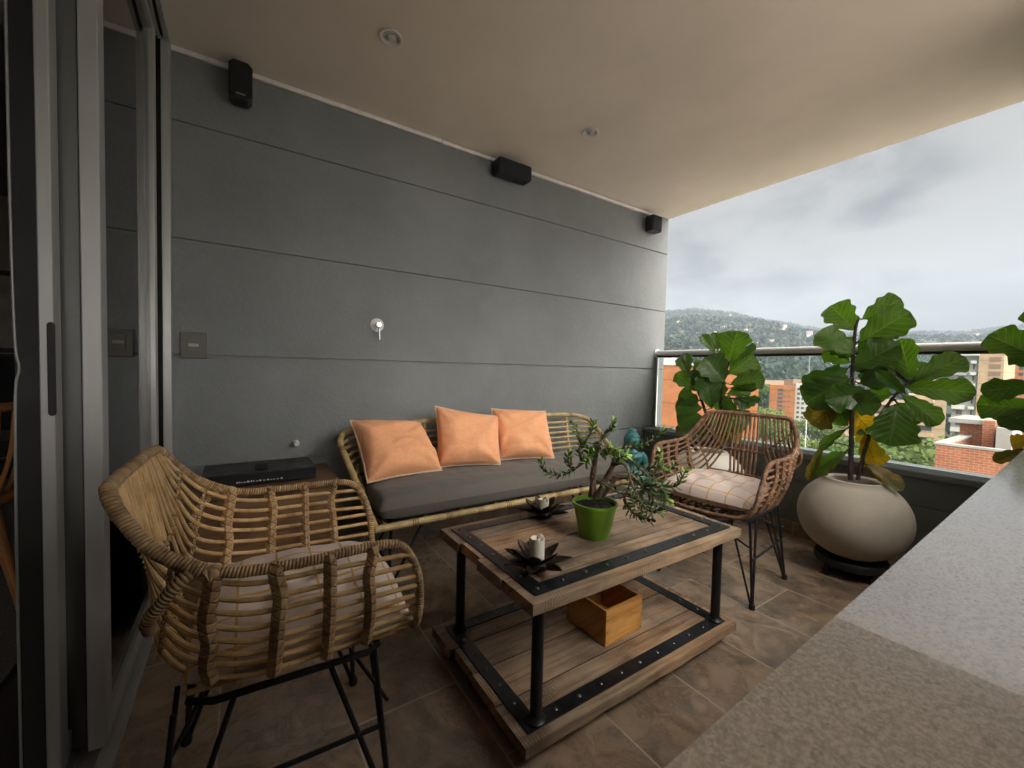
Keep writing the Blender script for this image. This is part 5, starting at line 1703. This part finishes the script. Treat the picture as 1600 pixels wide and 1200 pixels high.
g = MB()
az0, az1 = rad(-18), rad(80)
rs = [0.0] + list(np.geomspace(25, 1900, 70))


def gf(u, v):
    r_ = rs[min(len(rs) - 1, int(round(v * (len(rs) - 1))))]
    a = az0 + (az1 - az0) * u
    return V((r_ * math.cos(a) + 4, r_ * math.sin(a), terr(a, r_)))


g.grid(gf, 150, len(rs) - 1)
M['paving'] = simple('pale_bounce_ground', (.36, .34, .31), .9, var=.2, scale=.05)  # unseen ground made pale to bounce light onto the ceiling
M['ground'] = m_foliage('hill_ground', (.018, .032, .014), (.05, .06, .03), 0, .03)
g.build('hills', M['ground'], ang=None)['kind'] = 'structure'
gb = MB().box((-3000, -3000, GZ - 3), (3000, 3000, GZ - 2.5))
gb.build('ground', M['paving'], smooth=False)['kind'] = 'structure'

M['forest'] = m_foliage('forest_leaf', (.009, .021, .015), (.034, .052, .032), .0, .02)
M['crown'] = m_foliage('tree_leaf', (.04, .085, .02), (.11, .16, .04), .3, .25)
M['crown2'] = m_foliage('tree_leaf_light', (.07, .11, .03), (.16, .19, .06), .3, .25)


def quad(mb, c, s, rnd, flat=.0):
    a = V((rnd.gauss(0, 1), rnd.gauss(0, 1), rnd.gauss(0, 1) * (1 - flat) + flat * 0))
    if a.length < 1e-3:
        a = V((1, 0, 0))
    a.normalize()
    b_ = a.orthogonal().normalized()
    b_ = Matrix.Rotation(rnd.uniform(0, 6.28), 3, a) @ b_
    i = len(mb.v)
    sx, sy = s * rnd.uniform(.6, 1.2), s * rnd.uniform(.35, .8)
    mb.v += [c - a * sx, c + b_ * sy, c + a * sx, c - b_ * sy]
    mb.face([i, i + 1, i + 2, i + 3], [(0, 0)] * 4)


fo = MB()
rnd = random.Random(5)
VA0, VA1 = rad(-2), rad(42)
for k in range(9000):
    a = rnd.uniform(VA0, VA1)
    r_ = math.sqrt(rnd.uniform(210 ** 2, 1600 ** 2))
    if rnd.random() < .35:
        r_ = rnd.uniform(210, 700)
    if noise.noise(V((math.cos(a) * r_ / 60, math.sin(a) * r_ / 60, 7))) > .38 and r_ < 900:
        continue
    c = V((r_ * math.cos(a), r_ * math.sin(a), terr(a, r_)))
    hh = rnd.uniform(4, 10)
    rr = hh * rnd.uniform(.4, .7)
    for q in range(11):
        d_ = V((rnd.gauss(0, 1), rnd.gauss(0, 1), rnd.gauss(0, .8)))
        d_.normalize()
        quad(fo, c + V((d_.x * rr * .7, d_.y * rr * .7, hh * .6 + d_.z * hh * .36)), rr * .62, rnd)
tag(fo.build('hillside_forest', M['forest'], smooth=False), 'dense dark green forest covering the hillside under low cloud', 'forest', None, 'stuff')

# hillside houses
hm = {}
M['h_white'] = simple('limewash', (.42, .41, .39), .8)
M['h_roof'] = simple('clay_roof', (.17, .10, .07), .85)
M['h_dark'] = simple('dark_opening', (.05, .05, .05), .4)
proto = None
hr_ = random.Random(9)
nh = 0
while nh < 60:
    a = hr_.uniform(rad(4), rad(37))
    r_ = hr_.choice((hr_.uniform(420, 760), hr_.uniform(760, 1300)))
    c = V((r_ * math.cos(a), r_ * math.sin(a), terr(a, r_) + 2.0))
    nh += 1
    if proto is None:
        p = thing('hill_house', 'small white house among trees on the far hillside', 'house', (0, 0, 0), 0, 'houses scattered on the hillside')
        MB().box((-6, -5, -3), (6, 5, 5)).build('wall', M['h_white'], p, smooth=False, local=True)
        rf = MB()
        rf.prism([(-6.2, 5.01), (6.2, 5.01), (6.2, 5.4), (0, 8.2), (-6.2, 5.4)][:5], -5.8, 5.8, axis=1)
        rf.build('roof', M['h_roof'], p, smooth=False, local=True)
        wn = MB()
        for yy in (-3, 0, 3):
            wn.box((-6.06, yy - .8, 1.2), (-6.005, yy + .8, 3.4))
        wn.build('windows', M['h_dark'], p, smooth=False, local=True)
        proto = p
        o = p
    else:
        o = proto.copy()
        COL.objects.link(o)
        for ch in proto.children:
            c2 = ch.copy()
            COL.objects.link(c2)
            c2.parent = o
    o.location = c + V((0, 0, hr_.uniform(1, 4)))
    s = hr_.uniform(.28, .62)
    o.scale = (s, s, s * hr_.uniform(.7, 1.2))
    o.rotation_euler = (0, 0, hr_.uniform(-.6, .6))


# apartment buildings: axis-aligned blocks whose faces towards the balcony carry window pieces
def radial(lo, hi):
    """a block whose right-hand flank runs back along the line of sight, out of view"""
    f = 1 + (hi[0] - lo[0]) / lo[0]
    b = MB()
    b.prism([(lo[0], lo[1]), (hi[0], lo[1] * f * 1.002), (hi[0], hi[1] * f), (lo[0], hi[1])], lo[2], hi[2])
    return b


def block_from(pxl, pxr, pyt, X, depth):
    """x/y extents of a block whose near face lies at distance X"""
    l = at(pxl, pyt, 0, X)
    r_ = at(pxr, pyt, 0, X)
    return (X, min(l.y, r_.y), GZ - 2), (X + depth, max(l.y, r_.y), at((pxl + pxr) / 2, pyt, 0, X).z)


M['brick_o'] = m_brick('orange_brick', (.37, .125, .048), (.33, .108, .042), (.32, .16, .085), .5, .16, 1.0, 3.0)
M['brick_r'] = m_brick('red_brick', (.27, .088, .045), (.21, .07, .038), (.27, .17, .125), .28, .11)
M['beige'] = m_brick('beige_brick', (.36, .25, .16), (.33, .225, .14), (.34, .25, .18), .6, .2, 1.0, 2.8)
M['concrete'] = simple('grey_concrete', (.25, .245, .24), .85, var=.15, scale=.4)
M['pale'] = simple('pale_render', (.40, .40, .39), .8, var=.08, scale=.3)
M['win'] = simple('window_glass', (.045, .055, .065), .15, var=.3, scale=.5, bstr=0.)
M['roofgrey'] = simple('roof_sheet', (.42, .42, .42), .6, var=.1, scale=.5)

lo, hi = block_from(980, 1187, 571, 46, 18)
b1 = thing('brick_apartment_block', 'broad windowless orange brick building right behind the grey wall end', 'building', ((lo[0] + hi[0]) / 2, (lo[1] + hi[1]) / 2, GZ))
radial(lo, hi).build('wall', M['brick_o'], b1, smooth=False)
radial((lo[0] - .15, lo[1] + .02, hi[2] + .004), (hi[0], hi[1], hi[2] + .30)).build('coping', M['pale'], b1, smooth=False)
q = at(1036, 571, 0, 50), at(1049, 559, 0, 50)
MB().box((50, min(q[0].y, q[1].y), hi[2] + .36), (54, max(q[0].y, q[1].y) + 2.5, q[1].z)).build('roof_house', M['pale'], b1, smooth=False)


def windows(root, X, px0, px1, py0, py1, cols, rows, wf, hf, mm=None, frame=True):
    a, b_ = at(px0, py0, 0, X), at(px1, py1, 0, X)
    ya, yb = max(a.y, b_.y), min(a.y, b_.y)
    zt, zb = max(a.z, b_.z), min(a.z, b_.z)
    for i in range(cols):
        for j in range(rows):
            cy = ya + (yb - ya) * (i + .5) / cols
            cz = zt + (zb - zt) * (j + .5) / rows
            wy, wz = abs(ya - yb) / cols * wf / 2, abs(zt - zb) / rows * hf / 2
            m = MB().box((X - .10, cy - wy, cz - wz), (X - .004, cy + wy, cz + wz))
            m.build('window', mm or M['win'], root, smooth=False)


lo, hi = block_from(1203, 1243, 602, 120, 16)
b2 = thing('brick_apartment_block', 'mid distance orange brick tower with a column of dark balconies', 'building', ((lo[0] + hi[0]) / 2, (lo[1] + hi[1]) / 2, GZ))
radial(lo, hi).build('wall', M['brick_o'], b2, smooth=False)
MB().box((lo[0] + 1, lo[1] + 1, hi[2] + .004), (hi[0] - 1, hi[1] - 3, hi[2] + 1.6)).build('roof_house', M['h_roof'], b2, smooth=False)
windows(b2, 120, 1215, 1222, 606, 662, 1, 9, .8, .55)
windows(b2, 120, 1223, 1236, 606, 640, 2, 4, .5, .35, M['h_roof'])
lo, hi = block_from(1243.3, 1272, 600, 121, 15)
b3 = thing('white_apartment_block', 'pale grey apartment tower with rows of small square windows', 'building', ((lo[0] + hi[0]) / 2, (lo[1] + hi[1]) / 2, GZ))
radial(lo, hi).build('wall', M['pale'], b3, smooth=False)
windows(b3, 121, 1245, 1270, 604, 680, 4, 10, .55, .5)
MB().box((lo[0] + 3, lo[1] + 1, hi[2] + .004), (hi[0] - 2, hi[1] - 2, hi[2] + 1.8)).build('roof_house', M['pale'], b3, smooth=False)

# tower on the right: slab balconies and a beige stair shaft
lo, hi = block_from(1492, 1530, 556, 150, 18)
b4 = thing('balcony_tower', 'tall grey tower with stacked white balcony bands and beige brick shaft', 'building', ((lo[0] + hi[0]) / 2, (lo[1] + hi[1]) / 2, GZ))
MB().box((lo[0], lo[1], lo[2]), hi).build('wall', M['concrete'], b4, smooth=False)
zz = hi[2] - 1.0
k = 0
while zz > -24:
    o = MB()
    mid_y = lo[1] + (hi[1] - lo[1]) * .36
    o.box((lo[0] - 1.5, mid_y + .3, zz - 1.0), (lo[0] - .005, hi[1] - .2, zz))
    o.build('balcony', M['concrete' if k % 2 else 'pale'], b4, smooth=False)
    o = MB().box((lo[0] - 1.1, lo[1] + .2, zz - .9), (lo[0] - .005, mid_y - .3, zz - .2))
    o.build('balcony', M['pale'], b4, smooth=False)
    o = MB().box((lo[0] - .06, mid_y + .8, zz - 2.35), (lo[0] - .004, hi[1] - .8, zz - 1.2))
    o.build('window', M['win'], b4, smooth=False)
    o = MB().box((lo[0] - .06, lo[1] + .6, zz - 2.3), (lo[0] - .004, mid_y - .6, zz - 1.1))
    o.build('window', M['win'], b4, smooth=False)
    zz -= 2.8
    k += 1
lo2, hi2 = block_from(1530.3, 1570, 552, 149, 16)
MB().box(lo2, hi2).build('shaft', M['beige'], b4, smooth=False)
windows(b4, 149, 1546, 1557, 556, 690, 1, 12, .9, .62, M['h_roof'])
MB().box((lo[0] - 1.6, lo[1] - .2, hi[2] + .004), (hi[0], hi[1] + .4, hi[2] + .7)).build('roof_slab', M['roofgrey'], b4, smooth=False)
lo, hi = block_from(1584, 1640, 556, 175, 16)
b5 = thing('brick_apartment_block', 'distant orange brick tower half hidden by the fig at the photo edge', 'building', ((lo[0] + hi[0]) / 2, (lo[1] + hi[1]) / 2, GZ))
MB().box(lo, hi).build('wall', M['brick_o'], b5, smooth=False)
windows(b5, 175, 1590, 1612, 560, 660, 2, 10, .5, .5)
lo, hi = block_from(1420, 1480, 618, 140, 14)
b6 = thing('beige_apartment_block', 'low beige apartment block with long balcony bands beside the grey tower', 'building', ((lo[0] + hi[0]) / 2, (lo[1] + hi[1]) / 2, GZ))
radial(lo, hi).build('wall', M['beige'], b6, smooth=False)
zz = hi[2] - .8
while zz > -28:
    MB().box((lo[0] - 1.2, lo[1] + (hi[1] - lo[1]) * .30, zz - .9), (lo[0] - .005, hi[1] - .5, zz)).build('balcony', M['beige'], b6, smooth=False)
    MB().box((lo[0] - .06, lo[1] + (hi[1] - lo[1]) * .34, zz - 2.2), (lo[0] - .004, hi[1] - 1.2, zz - 1.05)).build('window', M['win'], b6, smooth=False)
    zz -= 2.8

# low houses between the trees
hp_ = None
for i, (px_, py_, X_, w_, h_) in enumerate([(1262, 664, 150, 7, 5), (1330, 650, 190, 8, 6), (1375, 630, 230, 9, 8), (1300, 618, 260, 9, 10), (1192, 600, 240, 8, 9),
                                           (1350, 600, 330, 11, 10), (1240, 588, 360, 10, 8), (1285, 600, 300, 9, 8), (1420, 600, 330, 10, 12), (1318, 676, 130, 6, 4)]):
    p_ = at(px_, py_, 0, X_)
    if hp_ is None:
        hp_ = thing('town_house', 'low clay roofed town house between the trees below', 'house', (0, 0, 0), 0, 'low houses between the trees')
        MB().box((-1, -1, -6), (1, 1, 1)).build('wall', M['brick_o'], hp_, smooth=False, local=True)
        MB().prism([(-1.12, 1.003), (1.12, 1.003), (0, 1.5)], -1.12, 1.12, axis=1).build('roof', M['h_roof'], hp_, smooth=False, local=True)
        wn = MB()
        for j in range(3):
            for zz in (-.1, -.9, -1.7):
                wn.box((-1.02, -.75 + j * .6, zz), (-1.003, -.45 + j * .6, zz + .45))
        wn.build('windows', M['h_dark'], hp_, smooth=False, local=True)
        o = hp_
    else:
        o = hp_.copy()
        COL.objects.link(o)
        for ch in hp_.children:
            c2 = ch.copy()
            COL.objects.link(c2)
            c2.parent = o
            if ch.name.startswith('wall'):
                c2.material_slots[0].link = 'OBJECT'
                c2.material_slots[0].material = (M['pale'], M['brick_o'], M['beige'])[i % 3]
    o.location = p_ - V((0, 0, h_ * .5))
    o.scale = (w_, w_ * 1.2, h_ * .5)
    o.rotation_euler = (0, 0, .4 * math.sin(i * 2.1))

# near red brick rooftop below the balcony
X = 26.0
tl = at(1462, 694, 0, X)
ry = at(1640, 700, 0, X).y
zt = tl.z
b7 = thing('brick_roof_house', 'near red brick building with a flat walled roof terrace below the balcony', 'building', (X + 5, (tl.y + ry) / 2, GZ))
M['coping'] = simple('grey_coping', (.22, .21, .2), .85, var=.2, scale=1.)
MB().box((X, ry, GZ), (X + 10, tl.y, zt - .9)).build('wall', M['brick_r'], b7, smooth=False)
pw = MB().box((X, ry, zt - .898), (X + .3, tl.y, zt)).box((X + .302, tl.y - .3, zt - .898), (X + 10, tl.y, zt - .002)).box((X + 9.7, ry, zt - .898), (X + 10, tl.y - .302, zt - .004))
pw.build('parapet', M['brick_r'], b7, smooth=False)
MB().box((X - .05, ry, zt + .004), (X + .35, tl.y + .05, zt + .09)).box((X + .352, tl.y - .35, zt + .004), (X + 10.05, tl.y + .05, zt + .088)).build('coping', M['coping'], b7, smooth=False)
e0, e1 = at(1500, 660, 0, X + 5), at(1541, 662, 0, X + 5)
MB().box((X + 5, e1.y, zt - .897), (X + 8, e0.y, e0.z)).build('stair_house', M['brick_r'], b7, smooth=False)
MB().box((X + 4.6, e1.y - .0, e0.z + .004), (X + 8.3, e0.y + .35, e0.z + .22)).build('stair_roof', M['coping'], b7, smooth=False)
s0, s1 = at(1537, 640, 0, X + 4), at(1556, 640, 0, X + 4)
MB().box((X + 4, s1.y, zt - .897), (X + 4.55, s0.y, e0.z + .25)).build('chimney', M['brick_r'], b7, smooth=False)
u0, u1 = at(1556, 668, 0, X + 3), at(1582, 668, 0, X + 3)
MB().box((X + 3, u1.y, zt - .897), (X + 6, u0.y - .02, u0.z)).build('tank_house', M['concrete'], b7, smooth=False)
w0, w1 = at(1499, 739, 0, X), at(1546, 752, 0, X)
wf = MB().box((X - .06, w1.y, w1.z - .6), (X - .004, w0.y, w0.z)).build('window', M['pale'], b7, smooth=False)
for f_ in (0.04, .52):
    ya = w0.y + (w1.y - w0.y) * f_
    yb = w0.y + (w1.y - w0.y) * (f_ + .44)
    attach(MB().box((X - .075, yb, w1.z - .5), (X - .0605, ya, w0.z - .06)).build('pane', M['win'], None, smooth=False), wf)


# trees below
def make_tree(seed, mm):
    r_ = random.Random(seed)
    t = thing('leafy_tree', 'broad leafy green tree among the buildings below the balcony', 'tree', (0, 0, 0), 0, 'trees between the buildings')
    tr = MB()
    tr.tube(smoothpath([(0, 0, 0), (.2, .1, 3), (.1, .3, 6.5), (0, .2, 9.5)], 4), lambda q: .34 - .22 * q, 8)
    cl = []
    for k in range(9):
        a = k * 2.4
        e = V((math.cos(a) * r_.uniform(2, 4.2), math.sin(a) * r_.uniform(2, 4.2), r_.uniform(7.5, 12)))
        tr.tube(smoothpath([(.1, .2, r_.uniform(4, 7)), e * .5 + V((0, 0, 3.4)), e], 4), lambda q: .13 - .09 * q, 6)
        cl.append((e, r_.uniform(1.5, 2.5)))
        cl.append((e * .6 + V((0, 0, 4.6)), r_.uniform(1.5, 2.3)))
    tr.build('trunk', M['bark'], t, local=True)
    c = MB()
    for e, rr in cl:
        for k in range(150):
            d_ = V((r_.gauss(0, 1), r_.gauss(0, 1), r_.gauss(0, .75)))
            d_.normalize()
            quad(c, e + V((d_.x, d_.y, d_.z * .7)) * rr * r_.uniform(.55, 1.05), .30, r_)
    c.build('crown', mm, t, smooth=False, local=True)
    return t


TA, TB = make_tree(1, M['crown']), make_tree(2, M['crown2'])
spots = [(1400, 690, 72), (1440, 700, 64), (1420, 735, 52), (1385, 660, 98), (1370, 720, 60), (1290, 690, 74), (1262, 690, 90), (1300, 655, 130), (1240, 700, 70), (1275, 660, 112),
         (1320, 720, 58), (1345, 690, 80), (1345, 650, 140), (1195, 640, 100), (1190, 660, 85), (1215, 690, 78), (1200, 602, 160), (1290, 635, 150), (1335, 625, 175), (1250, 640, 140), (1385, 690, 66), (1470, 715, 66)]
used = set()
for i, (px_, py_, X_) in enumerate(spots):
    src = (TA, TB)[i % 2]
    top = at(px_, py_, 0, X_)
    if i % 2 not in used:
        used.add(i % 2)
        o = src
    else:
        o = src.copy()
        COL.objects.link(o)
        for ch in src.children:
            c2 = ch.copy()
            COL.objects.link(c2)
            c2.parent = o
    s = 1.0 + .25 * math.sin(i * 1.7)
    o.location = (top.x, top.y, top.z - 12.0 * s)
    o.scale = (s * 1.05, s * 1.05, s)
    o.rotation_euler = (0, 0, i * 1.3)

# ---------------------------------------------------------------- air
hz = MB().box((-40, -800, GZ - 4), (2050, 1900, 330))
m = bpy.data.materials.new('haze_air')
m.use_nodes = True
nt = m.node_tree
nt.nodes.clear()
pv = N(nt, 'ShaderNodeVolumePrincipled', {'Color': (.46, .545, .64, 1), 'Density': 0.00038, 'Anisotropy': 0.0})
N(nt, 'ShaderNodeOutputMaterial', {'Volume': pv.outputs[0]})
HAZE = hz.build('haze', m, smooth=False)
HAZE['kind'] = 'stuff'
HAZE['label'] = 'pale humid air fading the far hills'
HAZE['category'] = 'haze'
